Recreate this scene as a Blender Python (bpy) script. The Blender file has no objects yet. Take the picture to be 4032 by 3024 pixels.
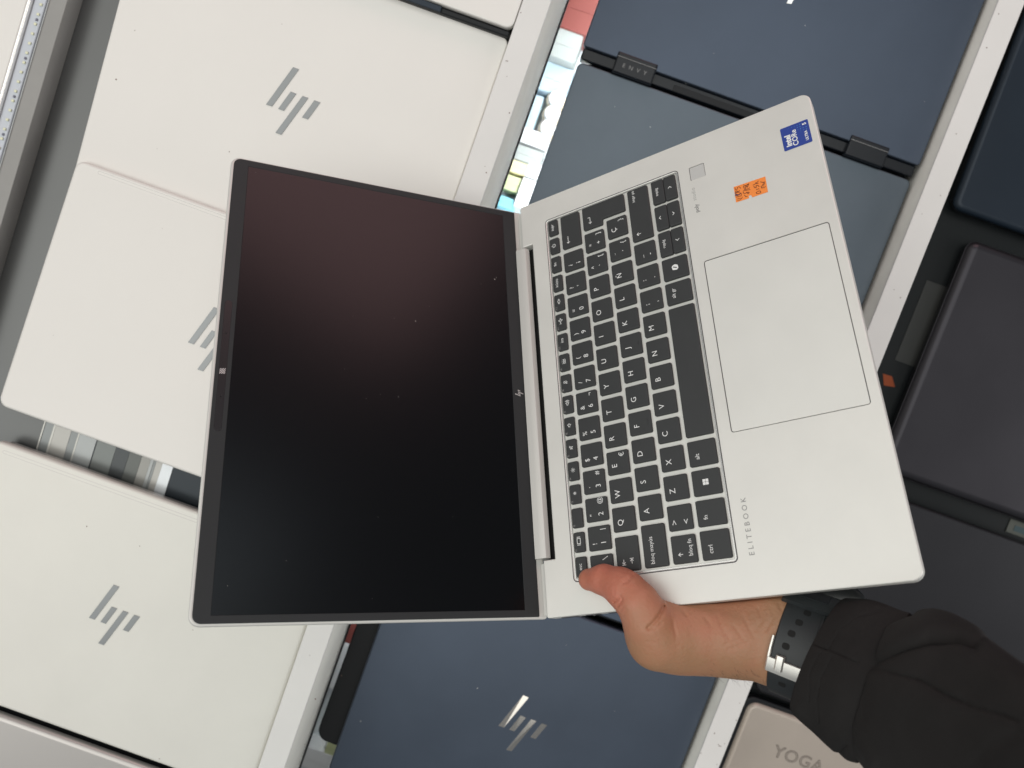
import bpy, bmesh, math, random
import numpy as np
from mathutils import Matrix, Vector
random.seed(4)
S = bpy.context.scene
COL = S.collection

# ------------------------------------------------------------------ camera, light, exposure
F_PX, PW, PH, CAM_H = 3048.29, 4032.0, 3024.0, 0.90
# rows: world axes (X across the columns, Y along the rails, Z up) written in camera axes (right, down, forward)
WC = np.array([[0.9412514878606553, 0.3377064355325535, 0.0],
               [0.33654980420236624, -0.9380277383377059, -0.08269335765584394],
               [-0.027926079056173652, 0.07783524592975642, -0.996575039121291]])
cam = bpy.data.cameras.new("camera")
cam.sensor_width = 36.0
cam.lens = 36.0 * F_PX / PW
cam.clip_start, cam.clip_end = 0.02, 60
cam.dof.use_dof = True
cam.dof.focus_distance = 0.485
cam.dof.aperture_fstop = 9.5
cam_o = bpy.data.objects.new("camera", cam)
COL.objects.link(cam_o)
m3 = Matrix([[WC[i][0], -WC[i][1], -WC[i][2]] for i in range(3)])
cam_o.matrix_world = Matrix.Translation((0, 0, CAM_H)) @ m3.to_4x4()
S.camera = cam_o

world = bpy.data.worlds.new("World")
S.world = world
world.use_nodes = True
world.node_tree.nodes["Background"].inputs[0].default_value = (0.93, 0.97, 1.0, 1)
world.node_tree.nodes["Background"].inputs[1].default_value = 0.22

def area(name, loc, target, sx, sy, power, col):
    l = bpy.data.lights.new(name, 'AREA')
    l.shape = 'RECTANGLE'
    l.size, l.size_y, l.energy, l.color = sx, sy, power, col
    o = bpy.data.objects.new(name, l)
    COL.objects.link(o)
    o.location = loc
    o.rotation_euler = (Vector(target) - Vector(loc)).to_track_quat('-Z', 'Y').to_euler()
    return o
area("shop_front_light", (-2.6, -1.2, 3.0), (0, 0, 0.3), 3.4, 3.0, 34, (0.98, 0.995, 0.955))
area("ceiling_light", (-0.85, 0.05, 3.4), (-0.4, 0.05, 0.2), 3.8, 4.6, 80, (0.99, 0.99, 0.935))
area("side_street_light", (3.2, 0.2, 1.2), (0, 0, 0.2), 1.4, 3.0, 44, (1.0, 0.99, 0.97))
area("red_reflection_fill", (-0.10, 3.2, 1.50), (-0.2, 0, 0.35), 2.2, 1.1, 24, (1.0, 0.58, 0.58))  # reddish lamp added out of view to tint the screen's reflection
area("cool_reflection_fill", (0.62, 2.35, 3.4), (-0.1, 0, 0.35), 0.8, 0.9, 4.0, (0.80, 0.92, 1.0))  # cool lamp added out of view for a bluish screen reflection

S.view_settings.view_transform = 'Standard'
S.view_settings.look = 'None'
S.view_settings.exposure = -0.06
S.view_settings.gamma = 1.0

# ------------------------------------------------------------------ helpers
def at(u, v, z):
    "photo pixel -> world point on the level z"
    d = WC @ np.array([(u - PW / 2) / F_PX, (v - PH / 2) / F_PX, 1.0])
    s = (z - CAM_H) / d[2]
    return Vector((d[0] * s, d[1] * s, z))

# pose of the held laptop: x to its right, y to its hinge, z out of the keyboard
RD = np.array([[-0.36411029307053955, -0.7171704433387778, -0.5942139763410691],
               [0.826251499225914, -0.543165188950591, 0.1492649910021588],
               [-0.4298047865083629, -0.43662126919382416, 0.7903351901436941]])
TD = np.array([0.015790872883015585, -0.047410936513029335, 0.3394349294575971])
HS = 0.945                                        # size of this 13 inch machine against the 315.5 mm drawing below
TW = np.array([0, 0, CAM_H]) + (TD - np.array([0, 0, CAM_H])) * HS
MD = Matrix([[*(RD[i] * HS), TW[i]] for i in range(3)] + [[0, 0, 0, 1]])

def dk(u, v, z=0.0):
    "photo pixel -> laptop deck coordinates (metres) on the plane z above the deck"
    d = WC @ np.array([(u - PW / 2) / F_PX, (v - PH / 2) / F_PX, 1.0])
    o = np.array([0, 0, CAM_H]) - TD
    dl, ol = RD.T @ d, RD.T @ o
    s = (z - ol[2]) / dl[2]
    return ol + dl * s

def mat(name, col, rough=0.5, metal=0.0, spec=0.5, bump=None, mottle=None, coat=0.0, sss=None, aniso=None):
    m = bpy.data.materials.new(name)
    m.use_nodes = True
    nt = m.node_tree
    b = nt.nodes["Principled BSDF"]
    b.inputs["Base Color"].default_value = (*col, 1)
    b.inputs["Roughness"].default_value = rough
    b.inputs["Metallic"].default_value = metal
    b.inputs["Specular IOR Level"].default_value = spec
    b.inputs["Coat Weight"].default_value = coat
    tc = nt.nodes.new("ShaderNodeTexCoord")
    if mottle:                                   # (scale, amount): stains and unevenness of the finish itself
        sc, amt = mottle
        n = nt.nodes.new("ShaderNodeTexNoise")
        n.inputs["Scale"].default_value = sc
        n.inputs["Detail"].default_value = 6
        n.inputs["Roughness"].default_value = 0.62
        nt.links.new(tc.outputs["Object"], n.inputs["Vector"])
        mr = nt.nodes.new("ShaderNodeMapRange")
        mr.inputs["From Min"].default_value = 0.3
        mr.inputs["From Max"].default_value = 0.7
        mr.inputs["To Min"].default_value = 1 - amt
        mr.inputs["To Max"].default_value = 1 + amt
        nt.links.new(n.outputs["Fac"], mr.inputs["Value"])
        mx = nt.nodes.new("ShaderNodeMix")
        mx.data_type = 'RGBA'
        mx.blend_type = 'MULTIPLY'
        mx.inputs[0].default_value = 1
        mx.inputs[6].default_value = (*col, 1)
        nt.links.new(mr.outputs[0], mx.inputs[7])
        nt.links.new(mx.outputs[2], b.inputs["Base Color"])
        mr2 = nt.nodes.new("ShaderNodeMapRange")
        mr2.inputs["To Min"].default_value = rough - 0.06
        mr2.inputs["To Max"].default_value = rough + 0.06
        nt.links.new(n.outputs["Fac"], mr2.inputs["Value"])
        nt.links.new(mr2.outputs[0], b.inputs["Roughness"])
    if bump:                                     # (scale, strength)
        sc, st = bump
        n = nt.nodes.new("ShaderNodeTexNoise")
        n.inputs["Scale"].default_value = sc
        n.inputs["Detail"].default_value = 3
        nt.links.new(tc.outputs["Object"], n.inputs["Vector"])
        bp = nt.nodes.new("ShaderNodeBump")
        bp.inputs["Strength"].default_value = st
        bp.inputs["Distance"].default_value = 0.0004
        nt.links.new(n.outputs["Fac"], bp.inputs["Height"])
        nt.links.new(bp.outputs[0], b.inputs["Normal"])
    if sss:
        b.inputs["Subsurface Weight"].default_value = sss
        b.inputs["Subsurface Radius"].default_value = (0.006, 0.0025, 0.0015)
        b.inputs["Subsurface Scale"].default_value = 0.6
    return m

M = dict(
    silver=mat("silver_aluminium", (0.755, 0.745, 0.705), 0.46, 0.35, bump=(2600, 0.05), mottle=(16, 0.035)),
    pad=mat("touchpad_satin", (0.76, 0.755, 0.715), 0.42, 0.25, mottle=(20, 0.02)),
    rim=mat("polished_chamfer", (0.82, 0.80, 0.78), 0.25, 0.85),
    groove=mat("dark_groove", (0.05, 0.048, 0.055), 0.6),
    barrel=mat("hinge_silver", (0.60, 0.59, 0.56), 0.42, 0.25),
    key=mat("key_plastic", (0.030, 0.032, 0.033), 0.55, bump=(4000, 0.12), mottle=(60, 0.06)),
    print=mat("white_print", (0.78, 0.79, 0.78), 0.6),
    grey_print=mat("grey_print", (0.28, 0.275, 0.27), 0.6),
    bezel=mat("bezel_plastic", (0.027, 0.029, 0.0305), 0.55, spec=0.26, bump=(3000, 0.08)),
    panel=mat("screen_glass", (0.0006, 0.0009, 0.0017), 0.24, spec=0.26),
    slot=mat("camera_glass", (0.012, 0.010, 0.011), 0.25),
    lidedge=mat("lid_rim_silver", (0.62, 0.61, 0.58), 0.45, 0.15),
    logo=mat("mirror_logo", (0.235, 0.245, 0.25), 0.30, 0.5),
    logo_light=mat("light_logo", (0.74, 0.73, 0.71), 0.3, 0.6),
    logo_navy=mat("chrome_logo", (0.70, 0.66, 0.61), 0.12, 1.0),
    orange=mat("orange_paper", (0.90, 0.265, 0.05), 0.75),
    ink=mat("brown_ink", (0.11, 0.018, 0.010), 0.6),
    ink_blue=mat("blue_ink", (0.05, 0.045, 0.10), 0.6),
    blue=mat("blue_sticker", (0.030, 0.060, 0.30), 0.35),
    cyan=mat("cyan_print", (0.07, 0.30, 0.62), 0.4),
    white=mat("white_lid", (0.745, 0.72, 0.685), 0.50, 0.12, bump=(2200, 0.06), mottle=(9, 0.02)),
    white_b=mat("white_lid_aged", (0.70, 0.685, 0.635), 0.48, 0.14, bump=(2200, 0.06), mottle=(11, 0.03)),
    champagne=mat("silver_grey_lid", (0.50, 0.475, 0.455), 0.36, 0.55, bump=(2500, 0.05)),
    navy=mat("navy_lid", (0.069, 0.088, 0.122), 0.34, 0.60, bump=(3000, 0.10), mottle=(9, 0.09)),
    slate=mat("slate_lid", (0.104, 0.127, 0.152), 0.36, 0.60, bump=(3000, 0.10), mottle=(10, 0.08)),
    navy_dark=mat("dark_navy_lid", (0.011, 0.020, 0.033), 0.36, 0.3, bump=(3000, 0.1), mottle=(10, 0.08)),
    graphite=mat("graphite_lid", (0.047, 0.045, 0.052), 0.36, 0.75, bump=(3000, 0.08), mottle=(8, 0.06)),
    graphite_dim=mat("dark_graphite_lid", (0.030, 0.030, 0.034), 0.38, 0.7, bump=(3000, 0.08), mottle=(8, 0.06)),
    bronze=mat("bronze_lid", (0.48, 0.42, 0.365), 0.40, 0.4, bump=(2600, 0.06), mottle=(16, 0.03)),
    black=mat("black_plastic", (0.007, 0.008, 0.010), 0.42, spec=0.3),
    hinge=mat("gloss_black_hinge", (0.007, 0.009, 0.013), 0.26, spec=0.35),
    faint=mat("faint_grey_print", (0.24, 0.24, 0.24), 0.45),
    rail=mat("white_painted_rail", (0.715, 0.70, 0.68), 0.45, bump=(260, 0.10), mottle=(22, 0.02)),
    railside=mat("grey_rail_side", (0.84, 0.83, 0.77), 0.6, bump=(300, 0.2), mottle=(30, 0.05)),
    speck=mat("rust_speck", (0.16, 0.09, 0.07), 0.8),
    floor=mat("grey_shelf_floor", (0.115, 0.117, 0.116), 0.34, 0.5, mottle=(5, 0.08)),
    dark_floor=mat("black_shelf_floor", (0.008, 0.010, 0.011), 0.35, spec=0.25),
    steel=mat("steel_channel", (0.30, 0.293, 0.28), 0.6, 0.0, mottle=(30, 0.05)),
    steel_b=mat("brushed_profile", (0.40, 0.41, 0.41), 0.4, 0.3),
    acrylic=mat("led_cover", (0.52, 0.55, 0.60), 0.3, 0.0),
    led=mat("led_chip", (0.72, 0.72, 0.52), 0.4),
    resistor=mat("led_resistor", (0.15, 0.15, 0.2), 0.5),
    strap=mat("black_rubber", (0.016, 0.019, 0.021), 0.48, bump=(1500, 0.05)),
    keeper=mat("keeper_rubber", (0.026, 0.030, 0.032), 0.40),
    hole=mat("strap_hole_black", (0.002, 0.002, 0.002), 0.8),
    buckle=mat("steel_buckle", (0.68, 0.66, 0.62), 0.30, 0.75, bump=(900, 0.06)),
    nail=mat("thumb_nail", (0.62, 0.34, 0.25), 0.4, sss=0.2),
    thread=mat("seam_thread", (0.005, 0.005, 0.005), 0.9),
    refl_red=mat("red_reflection_tone", (0.25, 0.062, 0.05), 0.6),
    refl_white=mat("white_reflection_tone", (0.80, 0.80, 0.80), 0.6),
    refl_blue=mat("pale_blue_reflection_tone", (0.50, 0.62, 0.70), 0.6),
    refl_cream=mat("cream_reflection_tone", (0.85, 0.72, 0.55), 0.6),
    refl_grey=mat("grey_reflection_tone", (0.42, 0.44, 0.42), 0.6),
    refl_green=mat("lime_reflection_tone", (0.60, 0.64, 0.36), 0.6),
    refl_yellow=mat("yellow_reflection_tone", (0.75, 0.68, 0.42), 0.6),
    refl_cyan=mat("cyan_reflection_tone", (0.25, 0.60, 0.72), 0.6),
    shelf=mat("white_added_base", (0.70, 0.74, 0.76), 0.5),  # for the base added under the reflection boxes
)

def put(name, me, material, parent=None, **kw):
    me.name = name
    if material is not None and not me.materials:
        me.materials.append(material)
    o = bpy.data.objects.new(name, me)
    COL.objects.link(o)
    if parent is not None:
        o.parent = parent
    for k, v in kw.items():
        o[k] = v
    return o

def empty(name, label, cat, loc=(0, 0, 0), group=None, matrix=None):
    o = bpy.data.objects.new(name, None)
    COL.objects.link(o)
    o.empty_display_size = 0.02
    if matrix is not None:
        o.matrix_world = matrix
    else:
        o.location = loc
    o["label"], o["category"] = label, cat
    if group:
        o["group"] = group
    return o

def tag(o, label, cat, group=None):
    o["label"], o["category"] = label, cat
    if group:
        o["group"] = group
    return o

def frompy(verts, faces, smooth=False, sharp=None):
    me = bpy.data.meshes.new("m")
    me.from_pydata([tuple(v) for v in verts], [], faces)
    if smooth:
        me.polygons.foreach_set("use_smooth", [True] * len(me.polygons))
        if sharp:
            me.set_sharp_from_angle(angle=math.radians(sharp))
    me.update()
    return me

def xf(me, mtx):
    me.transform(mtx)
    return me

def area2(p):
    return 0.5 * sum(p[i][0] * p[(i + 1) % len(p)][1] - p[(i + 1) % len(p)][0] * p[i][1] for i in range(len(p)))

def outline(pts, rad, d=0.0, n=6):
    "polygon with rounded corners, shrunk by d; pts counter-clockwise"
    if area2(pts) < 0:
        pts = pts[::-1]
        if isinstance(rad, (list, tuple)):
            rad = list(rad)[::-1]
    N = len(pts)
    P = [Vector(p[:2]) for p in pts]
    nor = []
    for i in range(N):
        e = (P[(i + 1) % N] - P[i]).normalized()
        nor.append(Vector((-e.y, e.x)))
    out = []
    for i in range(N):
        na, nb = nor[i - 1], nor[i]
        q = P[i] + (na + nb) * (d / (1 + na.dot(nb)))
        r = rad[i] if isinstance(rad, (list, tuple)) else rad
        ea, eb = Vector((na.y, -na.x)), Vector((nb.y, -nb.x))
        cr = ea.x * eb.y - ea.y * eb.x
        r = max(r - d, 0.00015) if cr > 0 else r + d
        if r <= 0 or abs(cr) < 1e-4:
            out.append((q.x, q.y))
            continue
        ang = math.acos(max(-1, min(1, ea.dot(eb))))
        tl = r * math.tan(ang / 2)
        a = q - ea * tl
        sgn = 1 if cr > 0 else -1
        c = a + na * r * sgn
        v0 = a - c
        for k in range(n + 1):
            t = sgn * ang * k / n
            out.append((c.x + v0.x * math.cos(t) - v0.y * math.sin(t), c.y + v0.x * math.sin(t) + v0.y * math.cos(t)))
    return out

def slab(pts, rad, z0, z1, bt=0.0006, bb=0.0006, n=6, bs=3, smooth=True):
    "solid plate with rounded outline and rounded edges; z0 bottom, z1 top"
    rings = []
    def ring(d, z):
        rings.append([(x, y, z) for x, y in outline(pts, rad, d, n)])
    for k in range(bs + 1):
        a = math.pi / 2 * k / bs
        ring(bb * (1 - math.sin(a)), z0 + bb * (1 - math.cos(a)))
    for k in range(bs + 1):
        a = math.pi / 2 * k / bs
        ring(bt * (1 - math.cos(a)), z1 - bt * (1 - math.sin(a)))
    V, Fc = [], []
    m = len(rings[0])
    for r in rings:
        V += r
    for i in range(len(rings) - 1):
        for j in range(m):
            k = (j + 1) % m
            Fc.append((i * m + j, i * m + k, (i + 1) * m + k, (i + 1) * m + j))
    Fc.append(tuple(range(m - 1, -1, -1)))
    top = (len(rings) - 1) * m
    Fc.append(tuple(range(top, top + m)))
    me = frompy(V, Fc)
    if smooth:
        sm = [True] * len(me.polygons)
        sm[-1] = sm[-2] = False
        me.polygons.foreach_set("use_smooth", sm)
    return me

def rect(x0, y0, x1, y1):
    return [(x0, y0), (x1, y0), (x1, y1), (x0, y1)]

def box(x0, y0, z0, x1, y1, z1, b=0.0006):
    return slab(rect(x0, y0, x1, y1), b, z0, z1, b, b, n=2, bs=2)

def plate(outer, holes, z, outer_walls=(), hole_walls=None):
    "flat sheet with holes at z. outer_walls / hole_walls[i]: further loops (same point count) the rim drops through"
    bm = bmesh.new()
    def loop(pts, zz):
        return [bm.verts.new((p[0], p[1], zz)) for p in pts]
    lo = loop(outer, z)
    ed = [bm.edges.new((lo[i], lo[(i + 1) % len(lo)])) for i in range(len(lo))]
    hl = []
    for h in holes:
        l = loop(h, z)
        hl.append(l)
        ed += [bm.edges.new((l[i], l[(i + 1) % len(l)])) for i in range(len(l))]
    bmesh.ops.triangle_fill(bm, use_beauty=True, use_dissolve=False, edges=ed, normal=(0, 0, 1))
    def walls(prev, loops):
        for pts, zz in loops:
            cur = loop(pts, zz)
            for i in range(len(cur)):
                k = (i + 1) % len(cur)
                bm.faces.new((prev[i], prev[k], cur[k], cur[i]))
            prev = cur
        return prev
    if outer_walls:
        e = walls(lo, outer_walls)
        bm.faces.new(e)
    if hole_walls:
        for l, w in zip(hl, hole_walls):
            walls(l, w)
    bmesh.ops.recalc_face_normals(bm, faces=bm.faces)
    me = bpy.data.meshes.new("m")
    bm.to_mesh(me)
    bm.free()
    return me

_tc = {}
def text(body, size, x, y, z, align='CENTER', fat=0.0, rot=0.0, sx=1.0, space=1.0, shear=0.0):
    "flat lettering; size is the cap height"
    key = (body, size, align, fat, sx, space, shear)
    if key not in _tc:
        c = bpy.data.curves.new("t", 'FONT')
        c.body = body
        c.align_x = align
        c.align_y = 'BOTTOM_BASELINE' if False else 'CENTER'
        c.size = size / 0.70
        c.offset = fat
        c.shear = shear
        c.space_character = space
        c.resolution_u = 3
        o = bpy.data.objects.new("t", c)
        COL.objects.link(o)
        dg = bpy.context.evaluated_depsgraph_get()
        me = bpy.data.meshes.new_from_object(o.evaluated_get(dg))
        bpy.data.objects.remove(o)
        bpy.data.curves.remove(c)
        me.materials.clear()
        _tc[key] = me
    me = _tc[key].copy()
    me.transform(Matrix.Translation((x, y, z)) @ Matrix.Rotation(rot, 4, 'Z') @ Matrix.Diagonal((sx, 1, 1, 1)))
    return me

def ribbon(lines, w, z=0.0):
    "flat pen strokes of width w along polylines; one mesh"
    V, Fc = [], []
    for ln in lines:
        P = [Vector((p[0], p[1])) for p in ln]
        closed = len(P) > 2 and (P[0] - P[-1]).length < 1e-7
        if closed:
            P = P[:-1]
        n = len(P)
        base = len(V)
        for i in range(n):
            if closed:
                a, b = P[i - 1], P[(i + 1) % n]
            else:
                a, b = P[max(i - 1, 0)], P[min(i + 1, n - 1)]
            d1 = (P[i] - a).normalized() if (P[i] - a).length > 1e-9 else (b - P[i]).normalized()
            d2 = (b - P[i]).normalized() if (b - P[i]).length > 1e-9 else d1
            t = (d1 + d2)
            t = t.normalized() if t.length > 1e-6 else d1
            nn = Vector((-t.y, t.x))
            c = max(0.5, abs(nn.dot(Vector((-d1.y, d1.x)))))
            V += [(P[i].x + nn.x * w / 2 / c, P[i].y + nn.y * w / 2 / c, z), (P[i].x - nn.x * w / 2 / c, P[i].y - nn.y * w / 2 / c, z)]
        for i in range(n if closed else n - 1):
            k = (i + 1) % n
            Fc.append((base + 2 * i, base + 2 * i + 1, base + 2 * k + 1, base + 2 * k))
    return frompy(V, Fc)

def join(*ms):
    V, Fc = [], []
    for me in ms:
        o = len(V)
        V += [tuple(v.co) for v in me.vertices]
        Fc += [tuple(o + i for i in p.vertices) for p in me.polygons]
    return frompy(V, Fc)

def arc(cx, cy, r, a0, a1, n=10):
    return [(cx + r * math.cos(math.radians(a0 + (a1 - a0) * i / n)), cy + r * math.sin(math.radians(a0 + (a1 - a0) * i / n))) for i in range(n + 1)]

def logo_quads(ox, oy, s=1.0, off=0.0):
    "the four slanted bars, lower left end of the first bar at ox, oy"
    B = [[(0, 0), (5.1, .1), (16.4, 34.3), (11.3, 34.3)], [(10.2, 0), (15, 0), (20.3, 15.9), (15.4, 15.9)],
         [(13.9, -18.2), (18.9, -18.2), (30.3, 15.9), (25.4, 15.9)], [(30.1, 0), (35.1, 0), (40.4, 15.8), (35.3, 15.8)]]
    return [[(ox + s * x / 1000, oy + s * y / 1000) for x, y in q] for q in B]

# ------------------------------------------------------------------ setting: stepped display
def struct(name, me, m):
    return put(name, me, m, kind="structure")
struct("ground", frompy([(-2, -2, -0.30), (2, -2, -0.30), (2, 2, -0.30), (-2, 2, -0.30)], [(0, 1, 2, 3)]), M['dark_floor'])
struct("shelf_floor", box(-0.443, -1.0, 0.246, -0.095, 0.8, 0.262), M['floor'])
struct("middle_shelf_floor", box(-0.036, -1.0, 0.128, 0.280, 0.8, 0.142), M['dark_floor'])
struct("middle_shelf_board", box(-0.030, -0.246, 0.1425, 0.279, 0.7, 0.1605), M['dark_floor'])
struct("front_shelf_floor", box(0.306, -1.0, 0.060, 1.0, 0.8, 0.0815), M['dark_floor'])
struct("added_reflection_base", box(-0.30, -0.9, -0.040, 0.28, 0.8, -0.030), M['shelf'])  # added under the gap to carry the reflection boxes

def rail(x0, x1, y0, y1, zb, zt, label):
    r = empty("rail", label, "rail", ((x0 + x1) / 2, 0, zb), "white rails of the display")
    c = (x0 + x1) / 2
    top = put("top_face", box(x0 - c, y0, zt - zb - 0.003, x1 - c, y1, zt - zb, 0.0008), M['rail'], r)
    put("side_wall", box(x0 - c + 0.0006, y0, 0, x1 - c - 0.0006, y1, zt - zb - 0.003, 0.0003), M['railside'], r)
    return r
r1 = rail(-0.0918, -0.0708, -0.8, 0.75, 0.160, 0.284, "white rail with tall grey side between the white and the navy laptops")
r2 = rail(0.2822, 0.3040, -0.8, 0.75, 0.0816, 0.200, "white rail between the navy laptops and the dark grey laptops")
sp1, sp2 = [], []
rr = random.Random(3)
def specks(r, z, pix, cx):
    for (u, v, s) in pix:
        p = at(u, v, z)
        put("speck", slab(arc(p.x - cx, p.y, s * .72, 0, 324, 9), 0.0001, z - r.location.z + 0.0001, z - r.location.z + 0.0004, 0.0001, 0.0001, n=1, bs=1), M['speck'], r)
specks(r1, 0.284, [(1993, 240, .0005), (1999, 241, .0005), (1996, 301, .0004), (2006, 445, .0007), (1915, 680, .0007), (1910, 655, .0004), (2051, 50, .0005),
                   (1220, 2580, .0004), (1340, 2568, .0004), (1345, 2660, .0006), (1242, 2752, .0008), (1331, 2566, .0004), (1200, 2930, .0004)], r1.location.x)
specks(r2, 0.200, [(3932, 55, .0006), (3885, 188, .0007), (3765, 527, .0006), (3703, 770, .0005), (3630, 842, .0004), (3545, 1172, .0007), (3520, 1140, .0005),
                   (2945, 2674, .0005), (2912, 2768, .0005), (2899, 2835, .0006), (2813, 2887, .0008), (2832, 2937, .0007), (2828, 2931, .0005), (2838, 2938, .0006), (2853, 2928, .0005), (2760, 2965, .0006), (2823, 3010, .0005)], r2.location.x)

# groove under the first rail
struct("shelf_groove", box(-0.0718, -0.8, 0.1570, -0.0698, 0.75, 0.1597), M['black'])

# far left: steel channel, led strip under clear cover, white panel
ch = empty("steel_channel", "grey steel channel edging the upper shelf at the far left", "channel", (-0.438, 0, 0.262))
put("channel_body", box(-0.0066, -0.8, 0, 0.0072, 0.75, 0.018, 0.0005), M['steel'], ch)
put("channel_groove", box(-0.0066, -0.8, 0.0181, -0.0058, 0.75, 0.0188, 0.0002), M['steel_b'], ch)
ls = empty("led_strip", "clear led strip with pale yellow chips along the shelf edge at the far left", "led strip", (-0.4505, 0, 0.262))
put("cover", box(-0.0055, -0.8, 0, 0.0042, 0.75, 0.0180, 0.001), M['acrylic'], ls)
put("glass_edge", box(-0.0085, -0.8, 0.004, -0.0058, 0.75, 0.0215, 0.001), M['rim'], ls)
chip = box(-0.0010, -0.0010, 0, 0.0010, 0.0010, 0.0010, 0.0002)
res = box(-0.0008, -0.0010, 0, 0.0008, 0.0010, 0.0008, 0.0002)
k = 0
y = -0.02
while y < 0.14:
    o = put("led_chip", chip if k == 0 else bpy.data.meshes["led_chip"], M['led'], ls)
    o.location = (0.0012, y, 0.0181)
    if k % 4 == 2:
        o = put("resistor", res if k == 2 else bpy.data.meshes["resistor"], M['resistor'], ls)
        o.location = (0.0012, y + 0.0035, 0.0181)
    y += 0.0078
    k += 1
tag(put("upper_panel", box(-0.75, -0.7, 0.270, -0.4592, 0.6, 0.2825, 0.001), M['white']), "plain white panel beyond the led strip at the top left", "panel")

# grey strips painting the mirror floor's reflections in the slot between two white laptops
sf = empty("slot_reflections", "row of grey strips painted as mirror reflections in the slot between two white laptops", "painted_strips", (-0.30, -0.229, 0.262))
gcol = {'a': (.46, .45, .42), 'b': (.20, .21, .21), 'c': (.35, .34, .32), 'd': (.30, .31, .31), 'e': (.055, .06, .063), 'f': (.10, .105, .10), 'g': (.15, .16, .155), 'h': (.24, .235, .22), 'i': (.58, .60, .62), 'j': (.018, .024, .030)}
gm = {k_: mat("reflection_grey_" + k_, c_, .34, .45) for k_, c_ in gcol.items()}
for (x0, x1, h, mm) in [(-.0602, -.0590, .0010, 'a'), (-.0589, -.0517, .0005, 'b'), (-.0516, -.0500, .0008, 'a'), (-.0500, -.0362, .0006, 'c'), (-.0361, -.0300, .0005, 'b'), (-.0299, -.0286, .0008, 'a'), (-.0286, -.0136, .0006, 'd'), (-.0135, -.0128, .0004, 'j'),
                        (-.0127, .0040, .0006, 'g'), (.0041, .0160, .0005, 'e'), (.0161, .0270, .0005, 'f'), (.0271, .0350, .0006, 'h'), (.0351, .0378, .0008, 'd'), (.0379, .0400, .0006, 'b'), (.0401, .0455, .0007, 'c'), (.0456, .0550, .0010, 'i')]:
    put("reflection_strip", box(x0, -0.035, 0.0002, x1, 0.035, h + .0004, 0.0001), gm[mm], sf)
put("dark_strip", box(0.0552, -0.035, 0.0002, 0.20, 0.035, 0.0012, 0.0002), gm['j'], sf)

# goods standing in for blurred mirror reflections in the gap beside the rail
def reflection_boxes(name, pix, z, h, m, label, cat="box"):
    us, vs = zip(*pix)
    P = [at(u, v, z) for u, v in pix]
    x0, x1, y0, y1 = min(p.x for p in P), max(p.x for p in P), min(p.y for p in P), max(p.y for p in P)
    if x0 < -.075: x0 -= .014
    r = empty(name, label, cat, ((x0 + x1) / 2, (y0 + y1) / 2, -0.030), "goods standing in for mirror reflections")
    sx, sy = (x1 - x0) / 2, (y1 - y0) / 2
    put("carton", box(-sx, -sy, 0, sx, sy, z + 0.030, 0.0012), m, r)
    put("flap", box(-sx * .94, -sy * .12, z + 0.0302, sx * .94, sy * .94, z + 0.0309, 0.0002), m, r)
    return r
g = lambda a, b: (1700 + a / 1.844, b / 1.844)
reflection_boxes("red_reflection", [g(930, -120), g(1260, -60), g(1090, 240), g(930, 190)], 0.02, 0, M['refl_red'], "red box standing in for a reflection at the top end of the gap beside the rail")
reflection_boxes("grey_reflection", [g(880, 215), g(1100, 250), g(1040, 440), g(860, 400)], 0.015, 0, M['refl_grey'], "grey box standing in for a reflection in the gap just below the red box")
reflection_boxes("blue_reflection", [g(830, 455), g(1040, 510), g(920, 680), g(760, 640)], -0.005, 0, M['refl_blue'], "pale blue box standing in for a reflection in the gap below the grey box")
reflection_boxes("blue_reflection", [g(770, 690), g(800, 700), g(720, 980), g(690, 960)], -0.005, 0, M['refl_blue'], "narrow pale blue box standing in for a reflection against the rail beside three cream jars")
for q, lab in (((905, 710), "upper cream jar"), ((875, 820), "middle cream jar"), ((845, 920), "lower cream jar")):
    P = at(*g(*q), 0.0)
    j = empty("cream_reflection", "%s of three standing in for reflections in the gap" % lab, "jar", (P.x, P.y, -0.03), "goods standing in for mirror reflections")
    put("jar_body", slab(arc(0, 0, .0115, 0, 345, 23), 0.0002, 0, 0.022, .002, .001, n=1), M['refl_cream'], j)
    put("lid", slab(arc(0, 0, .009, 0, 345, 23), 0.0002, 0.0221, 0.030, .0015, .0003, n=1), M['refl_white'], j)
reflection_boxes("white_reflection", [g(690, 965), g(860, 985), g(830, 1090), g(670, 1040)], -0.005, 0, M['refl_white'], "small white box standing in for a reflection below the cream jars")
reflection_boxes("grey_reflection", [g(640, 1085), g(820, 1110), g(790, 1190), g(620, 1160)], 0.0, 0, M['refl_grey'], "small grey box standing in for a reflection between the white box and the yellow packet")
reflection_boxes("yellow_reflection", [g(610, 1180), g(690, 1190), g(680, 1260), g(600, 1255)], 0.0, 0, M['refl_yellow'], "yellow packet standing in for a reflection beside the rail", "packet")
reflection_boxes("white_reflection", [g(700, 1195), g(800, 1200), g(770, 1300), g(690, 1285)], 0.0, 0, M['refl_white'], "white box standing in for a reflection beside the yellow packet")
reflection_boxes("lime_reflection", [g(580, 1290), g(660, 1300), g(640, 1385), g(560, 1380)], 0.0, 0, M['refl_green'], "lime green packet standing in for a reflection low in the gap", "packet")
reflection_boxes("white_reflection", [g(650, 1320), g(770, 1320), g(730, 1480), g(620, 1500)], 0.006, 0, M['refl_white'], "large white box standing in for a reflection where the gap meets the held laptop")
reflection_boxes("cyan_reflection", [g(530, 1440), g(570, 1440), g(590, 1520), g(530, 1510)], 0.0, 0, M['refl_cyan'], "cyan packet standing in for a reflection beside the corner of the held screen", "packet")
g = lambda a, b: (1100 + a / 1.58, 2300 + b / 1.58)
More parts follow.
